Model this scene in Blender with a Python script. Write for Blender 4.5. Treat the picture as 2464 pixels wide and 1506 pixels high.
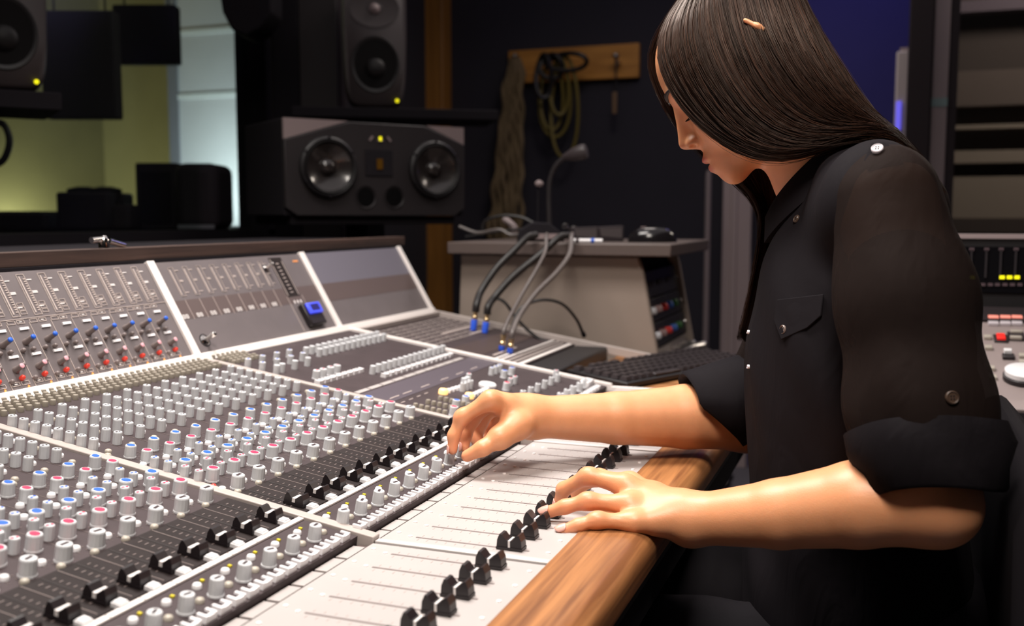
import bpy, math, random
import numpy as np
from mathutils import Matrix, Vector
from mathutils.bvhtree import BVHTree

for _o in list(bpy.data.objects):
    bpy.data.objects.remove(_o, do_unlink=True)
SC = bpy.context.scene
COL = SC.collection
random.seed(7)
rng = np.random.default_rng(7)

# ------------------------------------------------------------------ camera
F_PX, PCX, PCY = 2400.0, 1232.0, 753.0
PITCH = math.atan((753.0 - 522.0) / F_PX)
YAW = math.atan((2137.0 - 1232.0) / math.hypot(F_PX, 753.0 - 522.0))
CAM = np.array([0.0, 0.0, 1.04])
RV = np.array([math.cos(YAW), math.sin(YAW), 0.0])
FH = np.array([-math.sin(YAW), math.cos(YAW), 0.0])
UPW = np.array([0.0, 0.0, 1.0])
FV = math.cos(PITCH) * FH - math.sin(PITCH) * UPW
DV = -(math.sin(PITCH) * FH + math.cos(PITCH) * UPW)
cd = bpy.data.cameras.new('camera')
cam = bpy.data.objects.new('camera', cd)
COL.objects.link(cam)
m = Matrix.Identity(4)
for i in range(3):
    m[i][0] = RV[i]; m[i][1] = -DV[i]; m[i][2] = -FV[i]; m[i][3] = CAM[i]
cam.matrix_world = m
cd.sensor_width = 36.0
cd.lens = F_PX / 2464.0 * 36.0
cd.clip_start = 0.02
cd.dof.use_dof = True
cd.dof.focus_distance = 1.03
cd.dof.aperture_fstop = 5.0
SC.camera = cam

# ------------------------------------------------------------------ world, lamps, exposure
w = bpy.data.worlds.new('room_ambience')
SC.world = w
w.use_nodes = True
w.node_tree.nodes['Background'].inputs[0].default_value = (0.86, 0.84, 1.0, 1)
w.node_tree.nodes['Background'].inputs[1].default_value = 0.10
SC.view_settings.view_transform = 'Standard'
SC.view_settings.look = 'None'
SC.view_settings.gamma = 1.0
SC.view_settings.exposure = 0.25
SC.view_settings.use_curve_mapping = False

def area(name, loc, target, size, power, color, sizey=None, spread=180):
    l = bpy.data.lights.new(name, 'AREA')
    l.energy = power; l.color = color; l.size = size
    if sizey: l.shape = 'RECTANGLE'; l.size_y = sizey
    l.spread = math.radians(spread)
    o = bpy.data.objects.new(name, l); COL.objects.link(o)
    o.location = loc
    d = Vector(target) - Vector(loc)
    o.rotation_euler = d.to_track_quat('-Z', 'Y').to_euler()
    return o
def spot(name, loc, target, power, color, ang, radius=.05, blend=.5):
    l = bpy.data.lights.new(name, 'SPOT')
    l.energy = power; l.color = color; l.spot_size = math.radians(ang); l.spot_blend = blend; l.shadow_soft_size = radius
    o = bpy.data.objects.new(name, l); COL.objects.link(o)
    o.location = loc
    o.rotation_euler = (Vector(target) - Vector(loc)).to_track_quat('-Z', 'Y').to_euler()
    return o
# ceiling lamps over the desk (the room's own), plus an added soft fill
area('ceiling_lamp_desk', (-0.85, 1.15, 2.42), (-0.5, 1.1, .75), .55, 17.5, (1.0, .94, .88), .9, 108)
area('ceiling_lamp_entry', (0.0, 0.0, 2.42), (-0.45, .9, .78), .5, 8, (1.0, .91, .82), .5, 90)
area('soft_fill_overhead', (-0.4, 1.9, 2.58), (-0.4, 1.9, 0), 2.2, 12, (1.0, .92, .93), 3.6, 180)  # added broad fill that lifts the dark areas, not a fixture
area('ceiling_lamp_back', (-0.7, 2.9, 2.42), (-0.8, 2.9, .8), .4, 4.0, (1.0, .90, .82), .4, 140)

# ------------------------------------------------------------------ pixel -> place helpers (camera maths used to lay the real room out)
def ray(x, y): return FV + RV * (x - PCX) / F_PX + DV * (y - PCY) / F_PX
def onY(x, y, Y): r = ray(x, y); return CAM + r * (Y / r[1])
def onX(x, y, X): r = ray(x, y); return CAM + r * (X / r[0])
def onZ(x, y, z): r = ray(x, y); return CAM + r * ((z - CAM[2]) / r[2])
def atd(x, y, d): return CAM + ray(x, y) * d

# ------------------------------------------------------------------ materials
def srgb(r, g, b):
    f = lambda c: (c/255/12.92) if c/255 <= .04045 else ((c/255+.055)/1.055)**2.4
    return (f(r), f(g), f(b), 1)
MATS = {}
def mat(name, col, rough=.5, metal=0., spec=.5, noise=0., nscale=40., bump=0., bscale=200., emit=None, estr=0., coat=0., trans=0., sss=0.):
    if name in MATS: return MATS[name]
    M = bpy.data.materials.new(name); M.use_nodes = True
    nt = M.node_tree; B = nt.nodes['Principled BSDF']
    B.inputs['Base Color'].default_value = col
    B.inputs['Roughness'].default_value = rough
    B.inputs['Metallic'].default_value = metal
    B.inputs['Specular IOR Level'].default_value = spec
    if coat: B.inputs['Coat Weight'].default_value = coat
    if sss:
        B.inputs['Subsurface Weight'].default_value = sss
        B.inputs['Subsurface Radius'].default_value = (.012, .005, .003)
        B.inputs['Subsurface Scale'].default_value = .6
    if emit:
        B.inputs['Emission Color'].default_value = emit; B.inputs['Emission Strength'].default_value = estr
    tc = None
    if noise or bump:
        tc = nt.nodes.new('ShaderNodeTexCoord')
    if noise:
        n = nt.nodes.new('ShaderNodeTexNoise'); n.inputs['Scale'].default_value = nscale; n.inputs['Detail'].default_value = 4
        nt.links.new(tc.outputs['Object'], n.inputs['Vector'])
        r = nt.nodes.new('ShaderNodeValToRGB')
        r.color_ramp.elements[0].position = .3; r.color_ramp.elements[1].position = .7
        r.color_ramp.elements[0].color = tuple(c*(1-noise) for c in col[:3])+(1,)
        r.color_ramp.elements[1].color = tuple(min(1, c*(1+noise)) for c in col[:3])+(1,)
        nt.links.new(n.outputs['Fac'], r.inputs['Fac']); nt.links.new(r.outputs['Color'], B.inputs['Base Color'])
    if bump:
        n2 = nt.nodes.new('ShaderNodeTexNoise'); n2.inputs['Scale'].default_value = bscale; n2.inputs['Detail'].default_value = 3
        nt.links.new(tc.outputs['Object'], n2.inputs['Vector'])
        b = nt.nodes.new('ShaderNodeBump'); b.inputs['Strength'].default_value = bump; b.inputs['Distance'].default_value = .002
        nt.links.new(n2.outputs['Fac'], b.inputs['Height']); nt.links.new(b.outputs['Normal'], B.inputs['Normal'])
    MATS[name] = M
    return M
def wood(name, c1, c2, stretch=(1, .06, 1), scale=60, rough=.35, dist=.5):
    M = bpy.data.materials.new(name); M.use_nodes = True; nt = M.node_tree; B = nt.nodes['Principled BSDF']
    tc = nt.nodes.new('ShaderNodeTexCoord'); mp = nt.nodes.new('ShaderNodeMapping'); mp.inputs['Scale'].default_value = stretch
    n = nt.nodes.new('ShaderNodeTexNoise'); n.inputs['Scale'].default_value = scale; n.inputs['Detail'].default_value = 6; n.inputs['Distortion'].default_value = dist
    nt.links.new(tc.outputs['Object'], mp.inputs['Vector']); nt.links.new(mp.outputs['Vector'], n.inputs['Vector'])
    r = nt.nodes.new('ShaderNodeValToRGB'); r.color_ramp.elements[0].position = .36; r.color_ramp.elements[1].position = .66
    r.color_ramp.elements[0].color = c1; r.color_ramp.elements[1].color = c2
    nt.links.new(n.outputs['Fac'], r.inputs['Fac']); nt.links.new(r.outputs['Color'], B.inputs['Base Color'])
    B.inputs['Roughness'].default_value = rough
    MATS[name] = M
    return M
M_knob = mat('knob_grey_plastic', srgb(206, 207, 210), .45, noise=.05)
M_kblue = mat('print_blue', srgb(35, 95, 205), .5)
M_kred = mat('print_red', srgb(225, 45, 85), .5)
M_kdark = mat('print_dark', srgb(52, 36, 40), .5)
M_panel = mat('panel_dark_grey', srgb(66, 56, 58), .6, spec=.25, noise=.12, nscale=30)
M_panel2 = mat('panel_warm_grey', srgb(104, 96, 97), .45, noise=.06, nscale=30)
M_band = mat('panel_brown_band', srgb(92, 78, 76), .45)
M_lane = mat('fader_lane_dark', srgb(40, 33, 33), .65, spec=.2, noise=.15)
M_white = mat('white_trim', srgb(240, 232, 228), .4)
M_trimgrey = mat('beige_trim', srgb(176, 165, 160), .45)
M_fpanel = mat('fader_panel_light', srgb(176, 169, 167), .42, noise=.03, nscale=15)
M_print = mat('print_pale', srgb(190, 176, 170), .6)
M_printw = mat('print_white', srgb(228, 222, 220), .6)
M_printg = mat('print_grey_line', srgb(118, 105, 102), .6)
M_orange = mat('print_orange', srgb(255, 165, 90), .5)
M_slot = mat('slot_shadow_black', srgb(40, 34, 34), .8)
M_btnw = mat('button_white', srgb(240, 238, 240), .3)
M_btnb = mat('button_beige', srgb(176, 168, 156), .4)
M_bead = mat('trimmer_beige', srgb(146, 138, 126), .45)
M_capblk = mat('fader_cap_black', srgb(30, 24, 27), .38)
M_ledred = mat('led_red', srgb(235, 50, 40), .3, emit=srgb(255, 60, 40), estr=.35)
M_ledyel = mat('led_yellow', srgb(205, 188, 45), .4, emit=srgb(255, 235, 40), estr=.05)
M_btnor = mat('button_lit_orange', srgb(255, 215, 160), .3, emit=srgb(255, 190, 110), estr=.9)
M_metal = mat('brushed_metal', srgb(190, 184, 178), .3, metal=1.)
M_chrome = mat('chrome', srgb(230, 226, 222), .12, metal=1.)
M_gold = mat('brass_sleeve', srgb(205, 180, 140), .3, metal=1.)
M_plug = mat('plug_blue', srgb(45, 90, 215), .4)
M_cable = mat('cable_black', srgb(26, 22, 22), .5)
M_cablegrey = mat('cable_grey', srgb(96, 88, 86), .4)
M_walnut = wood('walnut_armrest', srgb(120, 76, 46), srgb(176, 120, 74), (1, .035, 1), 130, .36, .25)
M_lip = wood('dark_walnut_lip', srgb(54, 39, 34), srgb(84, 62, 54), (1, .05, 1), 90, .8)
M_deskwood = wood('desk_oak', srgb(150, 100, 60), srgb(190, 132, 84), (.15, 1, 1), 40, .4)
M_pine = wood('pine_post', srgb(138, 92, 38), srgb(170, 116, 52), (1, 1, .05), 30, .5)
M_pine2 = wood('pine_board', srgb(168, 112, 44), srgb(196, 136, 60), (.08, 1, 1), 40, .5)
M_black = mat('satin_black', srgb(28, 25, 27), .5, bump=.1, bscale=300)
M_blackm = mat('matt_black', srgb(33, 30, 34), .85, spec=.15)
M_spk = mat('speaker_charcoal', srgb(38, 33, 35), .5, bump=.15, bscale=500)
M_gen = mat('speaker_aluminium_grey', srgb(68, 60, 61), .5)
M_spkgrey = mat('speaker_chamfer_grey', srgb(140, 124, 124), .5)
M_cone = mat('speaker_cone', srgb(42, 37, 36), .22, coat=.5)
M_rub = mat('rubber_surround', srgb(24, 21, 22), .5, spec=.3)
M_grille = mat('driver_grille', srgb(16, 14, 15), .7, spec=.15, noise=.25, nscale=400)
M_ledy2 = mat('led_yellow_bright', srgb(230, 220, 30), .3, emit=srgb(235, 225, 20), estr=1.1)
M_gd = mat('ribbon_gold', srgb(170, 120, 40), .35, metal=.8)

# ------------------------------------------------------------------ mesh builder
class MB:
    def __init__(s): s.v = []; s.f = []; s.mi = []; s.cur = 0
    def add(s, vs, fs):
        o = len(s.v); s.v += [tuple(map(float, q)) for q in vs]; s.f += [tuple(o+i for i in q) for q in fs]; s.mi += [s.cur]*len(fs)
    def box(s, lo, hi, ax=None, org=None):
        x0, y0, z0 = lo; x1, y1, z1 = hi
        P = [(x0,y0,z0),(x1,y0,z0),(x1,y1,z0),(x0,y1,z0),(x0,y0,z1),(x1,y0,z1),(x1,y1,z1),(x0,y1,z1)]
        if ax is not None:
            A = [np.asarray(a, float) for a in ax]; O = np.asarray(org if org is not None else (0,0,0), float)
            P = [O + A[0]*p[0] + A[1]*p[1] + A[2]*p[2] for p in P]
        s.add(P, [(0,3,2,1),(4,5,6,7),(0,1,5,4),(1,2,6,5),(2,3,7,6),(3,0,4,7)])
        return s
    def cbox(s, c, d, ax=None):
        h = [q/2 for q in d]
        if ax is None: return s.box([c[i]-h[i] for i in range(3)], [c[i]+h[i] for i in range(3)])
        return s.box([-q for q in h], h, ax, c)
    def lathe(s, prof, n=20, ax=None, org=(0,0,0), cap=True, rxy=(1,1)):
        A = [np.array(a, float) for a in (ax or ((1,0,0),(0,1,0),(0,0,1)))]; O = np.array(org, float)
        vs = []; fs = []
        for r, z in prof:
            for k in range(n):
                t = 2*math.pi*k/n
                vs.append(O + A[0]*r*math.cos(t)*rxy[0] + A[1]*r*math.sin(t)*rxy[1] + A[2]*z)
        for i in range(len(prof)-1):
            for k in range(n):
                k2 = (k+1) % n
                fs.append((i*n+k, i*n+k2, (i+1)*n+k2, (i+1)*n+k))
        if cap:
            fs.append(tuple(range(n-1, -1, -1))); fs.append(tuple((len(prof)-1)*n+k for k in range(n)))
        s.add(vs, fs); return s
    def tube(s, pts, r, n=8, cap=True):
        pts = [np.array(p, float) for p in pts]; m_ = len(pts)
        rr = r if hasattr(r, '__len__') else [r]*m_
        vs = []; fs = []; prev = None
        for i in range(m_):
            t = pts[min(i+1, m_-1)] - pts[max(i-1, 0)]; t /= (np.linalg.norm(t)+1e-12)
            if prev is None:
                a = np.cross(t, (0,0,1)); 
                if np.linalg.norm(a) < .1: a = np.cross(t, (1,0,0))
            else: a = prev - t*np.dot(prev, t)
            a /= np.linalg.norm(a); prev = a; b = np.cross(t, a)
            for k in range(n):
                q = 2*math.pi*k/n; vs.append(pts[i] + rr[i]*(a*math.cos(q)+b*math.sin(q)))
        for i in range(m_-1):
            for k in range(n):
                k2 = (k+1) % n; fs.append((i*n+k, i*n+k2, (i+1)*n+k2, (i+1)*n+k))
        if cap: fs.append(tuple(range(n-1,-1,-1))); fs.append(tuple((m_-1)*n+k for k in range(n)))
        s.add(vs, fs); return s
    def prism(s, poly, h0, h1, ax=None, org=(0,0,0)):
        A = [np.array(a, float) for a in (ax or ((1,0,0),(0,1,0),(0,0,1)))]; O = np.array(org, float); n = len(poly)
        vs = [O+A[0]*p[0]+A[1]*p[1]+A[2]*h0 for p in poly] + [O+A[0]*p[0]+A[1]*p[1]+A[2]*h1 for p in poly]
        fs = [tuple(range(n-1,-1,-1)), tuple(range(n, 2*n))] + [(i, (i+1)%n, n+(i+1)%n, n+i) for i in range(n)]
        s.add(vs, fs); return s
    def mesh(s, name, mats, smooth=False, ang=40):
        me = bpy.data.meshes.new(name); me.from_pydata(s.v, [], s.f)
        for q in (mats if isinstance(mats, (list, tuple)) else [mats]): me.materials.append(q)
        if max(s.mi, default=0) > 0: me.polygons.foreach_set('material_index', s.mi)
        if smooth:
            me.polygons.foreach_set('use_smooth', [True]*len(me.polygons))
            me.set_sharp_from_angle(angle=math.radians(ang))
        me.update(); return me
    def build(s, name, mats, parent=None, smooth=False, bevel=0, ang=40, seg=2):
        return link(name, s.mesh(name, mats, smooth, ang), parent, bevel=bevel, seg=seg)
def link(name, me, parent=None, loc=None, rot=None, bevel=0, seg=2, mw=None):
    o = bpy.data.objects.new(name, me); COL.objects.link(o)
    if mw is not None: o.matrix_basis = mw
    if loc is not None: o.location = loc
    if rot is not None: o.rotation_euler = rot
    if parent is not None: setpar(o, parent)
    if bevel:
        b = o.modifiers.new('bevel', 'BEVEL'); b.width = bevel; b.segments = seg; b.limit_method = 'ANGLE'; b.angle_limit = math.radians(35)
        me.polygons.foreach_set('use_smooth', [True]*len(me.polygons)); me.set_sharp_from_angle(angle=math.radians(50))
    return o
WM = {}
def setpar(o, parent):
    o.parent = parent
    P = WM.get(parent.name, None)
    if P is None: P = Matrix.Identity(4)
    o.matrix_parent_inverse = P.inverted()
    WM[o.name] = o.matrix_basis.copy()
def thing(name, label, cat, loc, group=None):
    o = bpy.data.objects.new(name, None); COL.objects.link(o); o.location = [float(q) for q in loc]
    o.empty_display_size = .05
    WM[o.name] = Matrix.Translation(o.location)
    return tag(o, label, cat, group)
def tag(o, label=None, cat=None, group=None, kind=None):
    if label: o['label'] = label
    if cat: o['category'] = cat
    if group: o['group'] = group
    if kind: o['kind'] = kind
    return o
def spl(pts, n=16):
    P = np.array(pts, float); m_ = len(P); out = []
    Q = np.vstack([2*P[0]-P[1], P, 2*P[-1]-P[-2]])
    for i in range(m_-1):
        p0, p1, p2, p3 = Q[i], Q[i+1], Q[i+2], Q[i+3]
        for k in range(n):
            t = k/n
            out.append(.5*((2*p1)+(-p0+p2)*t+(2*p0-5*p1+4*p2-p3)*t*t+(-p0+3*p1-3*p2+p3)*t**3))
    out.append(P[-1]); return np.array(out)
# ================================================================== the room
M_floor = mat('carpet_grey', srgb(104, 100, 106), .95, noise=.15, nscale=300, bump=.3, bscale=600)
M_wall = mat('wall_midnight', srgb(40, 37, 47), .85, noise=.06, nscale=5)
M_wallb = mat('wall_black_felt', srgb(44, 40, 44), .9)
M_ceil = mat('ceiling_dark', srgb(50, 48, 50), .9)
M_olive = mat('liveroom_olive', srgb(150, 142, 104), .8, noise=.08, nscale=3)
M_purple = mat('skirting_purple', srgb(86, 78, 110), .6)
M_blue = mat('wall_blue_lit_tint', srgb(58, 54, 128), .7, noise=.05, nscale=4)
M_whitepan = mat('panel_pale_grey', srgb(205, 205, 205), .6, noise=.03, nscale=6)
M_alu = mat('aluminium_pale', srgb(190, 172, 172), .4, metal=.3)
M_alu2 = mat('aluminium_dim', srgb(150, 136, 138), .4, metal=.3)
M_frame = mat('frame_dark', srgb(46, 39, 42), .7, spec=.2)
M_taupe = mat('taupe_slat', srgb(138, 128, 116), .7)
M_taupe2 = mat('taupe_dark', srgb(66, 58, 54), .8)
def glass(name, tint=(1, 1, 1), gl=.06):
    M = bpy.data.materials.new(name); M.use_nodes = True; nt = M.node_tree
    for n in list(nt.nodes): nt.nodes.remove(n)
    o = nt.nodes.new('ShaderNodeOutputMaterial'); a = nt.nodes.new('ShaderNodeBsdfTransparent'); a.inputs[0].default_value = tint+(1,)
    g = nt.nodes.new('ShaderNodeBsdfGlossy'); g.inputs['Roughness'].default_value = .25
    mx = nt.nodes.new('ShaderNodeMixShader'); mx.inputs[0].default_value = gl
    nt.links.new(a.outputs[0], mx.inputs[1]); nt.links.new(g.outputs[0], mx.inputs[2]); nt.links.new(mx.outputs[0], o.inputs[0])
    return M
M_glass = glass('window_glass', (.92, .95, .93), .05)
M_glass2 = glass('door_glass', (.85, .82, .80), .012)
def struct(name, lo, hi, m_):
    o = MB().box(lo, hi).build(name, m_); tag(o, kind='structure'); return o
struct('floor', (-5.2, -1.4, -.1), (2.2, 6.2, 0), M_floor)
struct('ceiling', (-5.2, -1.4, 2.62), (2.2, 6.2, 2.72), M_ceil)
struct('wall_back', (-1.95, 4.2, 0), (.16, 4.3, 2.62), M_wall)
struct('wall_partition', (.10, 3.25, 0), (.16, 4.2, 2.62), M_wallb)
struct('wall_right', (1.7, -1.4, 0), (1.8, 5.5, 2.62), M_wall)
struct('wall_front', (-5.2, -1.4, 0), (2.2, -1.3, 2.62), M_wall)
struct('wall_left', (-2.05, 2.9, 0), (-1.95, 4.3, 2.62), M_wallb)
struct('wall_left_sill', (-2.05, -1.3, 0), (-1.95, 2.9, .98), M_wallb)
struct('wall_left_header', (-2.05, -1.3, 2.25), (-1.95, 2.9, 2.62), M_wallb)
struct('wall_liveroom_back', (-4.4, 4.6, 0), (-2.05, 4.7, 2.62), M_olive)
struct('wall_liveroom_side', (-4.33, -1.3, 0), (-4.23, 4.7, 2.62), M_olive)
struct('wall_farroom', (.04, 4.6, 0), (1.7, 4.7, 2.62), M_taupe2)
l = bpy.data.lights.new('farroom_fill', 'POINT'); l.energy = 34; l.color = (1, .93, .84); l.shadow_soft_size = .15  # added light, brightens the far room behind the glass door
lo = bpy.data.objects.new('farroom_fill', l); COL.objects.link(lo); lo.location = (.95, 3.75, 2.3)
l = bpy.data.lights.new('blue_lamp', 'POINT'); l.energy = 2.0; l.color = (.42, .38, 1.0); l.shadow_soft_size = .1
lo = bpy.data.objects.new('blue_lamp', l); COL.objects.link(lo); lo.location = (-.05, 3.75, 2.3)
bb = struct('baseboard_back', (-1.95, 4.185, 0), (-.02, 4.2, .07), M_purple)
win = bpy.data.objects.new('window_1', None); COL.objects.link(win); win.location = (-2.0, .8, .98); WM[win.name] = Matrix.Translation(win.location); tag(win, kind='structure')
MB().box((-2.005, -1.3, .98), (-1.995, 2.86, 2.25)).build('window_pane', M_glass, win)
f = MB(); f.box((-2.05, 2.84, .98), (-1.93, 2.92, 2.25)); f.box((-2.05, -1.3, .96), (-1.93, 2.92, 1.0)); f.box((-2.05, -1.3, 2.23), (-1.93, 2.92, 2.27))
f.build('window_frame', M_blackm, win)
# pine post in the corner
c0 = onY(1003, 300, 4.12); c1 = onY(1070, 300, 4.12)
po = MB().box((c0[0], 4.10, 0), (c1[0], 4.2, 2.62)).build('trim_1', M_pine, bevel=.004); tag(po, kind='structure')
# blue wall section, with the blue light on it put into its colour
a = onY(1925, 0, 4.19)
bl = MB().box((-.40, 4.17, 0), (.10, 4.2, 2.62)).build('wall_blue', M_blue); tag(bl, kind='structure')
# pale door casing behind her
t2 = MB().box((-.636, 4.15, 0), (-.52, 4.2, 2.1)).box((-.60, 4.14, 0), (-.575, 4.16, 2.1)).build('trim_2', M_alu, bevel=.003); tag(t2, kind='structure')
# ---- partition with glass door at the right
dj = MB().box((.04, 3.18, 0), (.105, 3.3, 2.62)).build('trim_3', M_frame, bevel=.004); tag(dj, kind='structure')
door = bpy.data.objects.new('door_1', None); COL.objects.link(door); door.location = (.6, 3.22, 0); WM[door.name] = Matrix.Translation(door.location); tag(door, kind='structure')
MB().box((.107, 3.2, .02), (.15, 3.25, 1.75)).build('door_stile', M_alu2, door, bevel=.003)
MB().box((.107, 3.198, 1.36), (.15, 3.252, 1.385)).build('door_stile_band', mat('band_teal', srgb(120, 140, 140), .5), door)
MB().box((.107, 3.2, 1.75), (.15, 3.25, 2.4)).build('door_stile', mat('stile_lilac', srgb(120, 100, 122), .5), door)
MB().box((.15, 3.205, .02), (.175, 3.245, 2.4)).build('door_gasket', M_frame, door)
MB().box((.175, 3.22, .02), (1.2, 3.228, 2.4)).build('door_pane', M_glass2, door)
# horizontal slats of the far room seen through the door
far = bpy.data.objects.new('wall_farroom_slats', None); COL.objects.link(far); far.location = (.8, 4.5, 0); WM[far.name] = Matrix.Translation(far.location); tag(far, kind='structure')
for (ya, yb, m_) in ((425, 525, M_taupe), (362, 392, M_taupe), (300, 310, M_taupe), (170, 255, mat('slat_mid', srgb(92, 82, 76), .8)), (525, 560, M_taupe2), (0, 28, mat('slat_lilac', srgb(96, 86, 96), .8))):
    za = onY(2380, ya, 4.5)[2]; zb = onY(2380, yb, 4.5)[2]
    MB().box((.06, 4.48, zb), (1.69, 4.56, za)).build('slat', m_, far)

# white tower beside the jamb
q0 = onY(2150, 330, 3.5); q1 = onY(2188, 125, 3.5)
t = thing('server_tower', 'slim white upright tower with a blue indicator in front of the blue wall', 'tower', ((q0[0]+q1[0])/2-.0, 3.5, 0))
MB().box((q0[0], 3.47, 0), (q1[0]+.0, 3.55, q1[2])).build('tower_body', mat('tower_white', srgb(196, 184, 184), .5), t, bevel=.006)
MB().box((q0[0]+.004, 3.462, q0[2]+.02), (q0[0]+.02, 3.47, q0[2]+.11)).build('indicator', mat('indicator_blue', srgb(130, 125, 220), .4, emit=srgb(110, 100, 255), estr=.6), t)
MB().box((q0[0]+.01, 3.48, q1[2]), (q1[0], 3.54, q1[2]+.012)).build('tower_lid', M_alu, t)
t = thing('chrome_pole', 'thin upright metal pole standing in front of the dark back wall', 'pole', (-.662, 3.95, 0))
MB().lathe([(.012, .02), (.012, 1.2), (.009, 1.22)], 12, org=(-.662, 3.95, 0)).build('shaft', M_alu2, t, smooth=True)
MB().lathe([(.12, 0), (.12, .012), (.02, .03)], 24, org=(-.662, 3.95, 0)).build('base', M_blackm, t, smooth=True)

# ---- live room beyond the window
x0 = onY(418, 300, 3.95)[0]; x1 = onY(652, 300, 3.95)[0]
t = thing('acoustic_screen', 'tall pale panel lit from below beyond the control room window', 'screen', ((x0+x1)/2, 3.98, 0))
MB().box((x0, 3.95, 0), (x1, 4.0, 2.6)).build('screen_board', M_whitepan, t)
for yy in (72, 228):
    z = onY(530, yy, 3.95)[2]
    MB().box((x0, 3.942, z-.013), (x1, 3.95, z+.013)).build('screen_ledge', mat('ledge_white', srgb(225, 228, 226), .5), t, bevel=.003)
MB().box((x0-.02, 3.94, 0), (x0+.035, 4.01, 2.6)).build('screen_edge', mat('edge_grey', srgb(120, 120, 126), .6), t)
# its uplight
up = atd(490, 505, 4.25)
t = thing('floor_uplight', 'small black uplight at the foot of the pale panel', 'lamp', (up[0], up[1], 0))
MB().lathe([(.10, 0), (.10, .02), (.02, .03), (.02, up[2]-.12), (.06, up[2]-.10), (.07, up[2]-.03), (.06, up[2]-.03)], 20, org=(up[0], up[1], 0)).build('lamp_stand', M_blackm, t, smooth=True)
l = bpy.data.lights.new('uplight_beam', 'SPOT'); l.energy = 16; l.color = (.80, .95, 1.0); l.shadow_soft_size = .05; l.spot_size = math.radians(150); l.spot_blend = .8
lo = bpy.data.objects.new('uplight_beam', l); COL.objects.link(lo); lo.location = (up[0], up[1], up[2]+.01)
lo.rotation_euler = Vector((-.1, .6, .45)).to_track_quat('-Z', 'Y').to_euler()
# live room glow lamps
for nm, q, e, colr in (('liveroom_lamp', (-4.0, 3.88, .88), 9, (.95, 1.0, .70)), ('liveroom_lamp', (-3.95, 3.1, 2.4), 6, (1.0, .95, .72))):
    l = bpy.data.lights.new(nm, 'POINT'); l.energy = e; l.color = colr; l.shadow_soft_size = .12
    lo = bpy.data.objects.new(nm, l); COL.objects.link(lo); lo.location = q
# counter and black gear in the live room
ct = onY(0, 560, 2.4)
t = thing('liveroom_counter', 'long black counter under the window in the dim room beyond', 'counter', (-3.0, 3.1, 0))
MB().box((-4.2, 2.55, .96), (-2.06, 3.75, 1.0)).build('counter_top', M_blackm, t)
for xx in (-4.1, -3.1, -2.15):
    MB().box((xx-.03, 2.6, 0), (xx+.03, 3.7, .96)).build('counter_leg', M_blackm, t)
def px_box(name, label, cat, x0, x1, y0, y1, d, depth, m_, rnd=0, group=None):
    """a black cabinet standing on the counter, sized from the photo at distance d"""
    A = atd(x0, 522, d); B = atd(x1, 522, d); z0 = 1.0; z1 = atd((x0+x1)/2, y0, d)[2]
    wv = B-A; W = np.linalg.norm(wv); wv /= W; dv_ = np.array([-wv[1], wv[0], 0])
    t = thing(name, label, cat, (A+B)/2*np.array([1,1,0])+np.array([0,0,z0]), group)
    o = MB().box((0, 0, 0), (W, depth, z1-z0), (wv, dv_, (0,0,1)), (A[0], A[1], z0)).build('cabinet', m_, t, bevel=rnd, seg=4)
    return t, A, wv, dv_, W, z1-z0
dk = mat('gear_black', srgb(48, 43, 48), .75, spec=.2)
t, A, wv, dv_, W, hh = px_box('guitar_amplifier', 'square black amplifier cabinet on the counter in front of the olive wall', 'amplifier', 328, 428, 392, 548, 3.25, .25, dk, .008)
MB().box((.02, -.006, .02), (W-.02, 0, hh-.03), (wv, dv_, (0,0,1)), (A[0], A[1], 1.0)).build('grille_cloth', M_blackm, t)
t, A, wv, dv_, W, hh = px_box('subwoofer', 'rounded black subwoofer beside the bright strip of the pale panel', 'subwoofer', 420, 524, 392, 548, 3.1, .2, dk, .03)
MB().box((.01, -.004, .004), (W-.01, 0, .016), (wv, dv_, (0,0,1)), (A[0], A[1], 1.0)).build('base_strip', mat('strip_grey', srgb(120, 120, 128), .4), t)
t, A, wv, dv_, W, hh = px_box('tape_machine', 'low black tape machine silhouetted on the counter', 'recorder', 135, 262, 462, 548, 3.2, .22, dk, .01)
for k in (.28, .72):
    MB().lathe([(.05, 0), (.05, .012), (.02, .02)], 20, (wv, dv_, (0,0,1)), (A+wv*W*k+dv_*.1)*np.array([1,1,0])+np.array([0,0,1.0+hh])).build('reel', M_blackm, t, smooth=True)
t, A, wv, dv_, W, hh = px_box('gear_case', 'small black case next to the square amplifier', 'case', 266, 312, 492, 548, 3.15, .2, dk, .012)
MB().tube([A+wv*.02+[0,0,0]-[0,0,A[2]-1.0-hh], A+wv*.03-[0,0,A[2]-1.0-hh-.03], A+wv*(W-.03)-[0,0,A[2]-1.0-hh-.03], A+wv*(W-.02)-[0,0,A[2]-1.0-hh]], .006).build('handle', M_blackm, t)
t, A, wv, dv_, W, hh = px_box('drum_pad', 'flat black pad at the far left end of the counter', 'pad', -40, 108, 512, 548, 3.2, .22, dk, .01)
MB().box((.03, .03, hh), (W-.03, .19, hh+.006), (wv, dv_, (0,0,1)), (A[0], A[1], 1.0)).build('pad_top', M_blackm, t)
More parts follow.
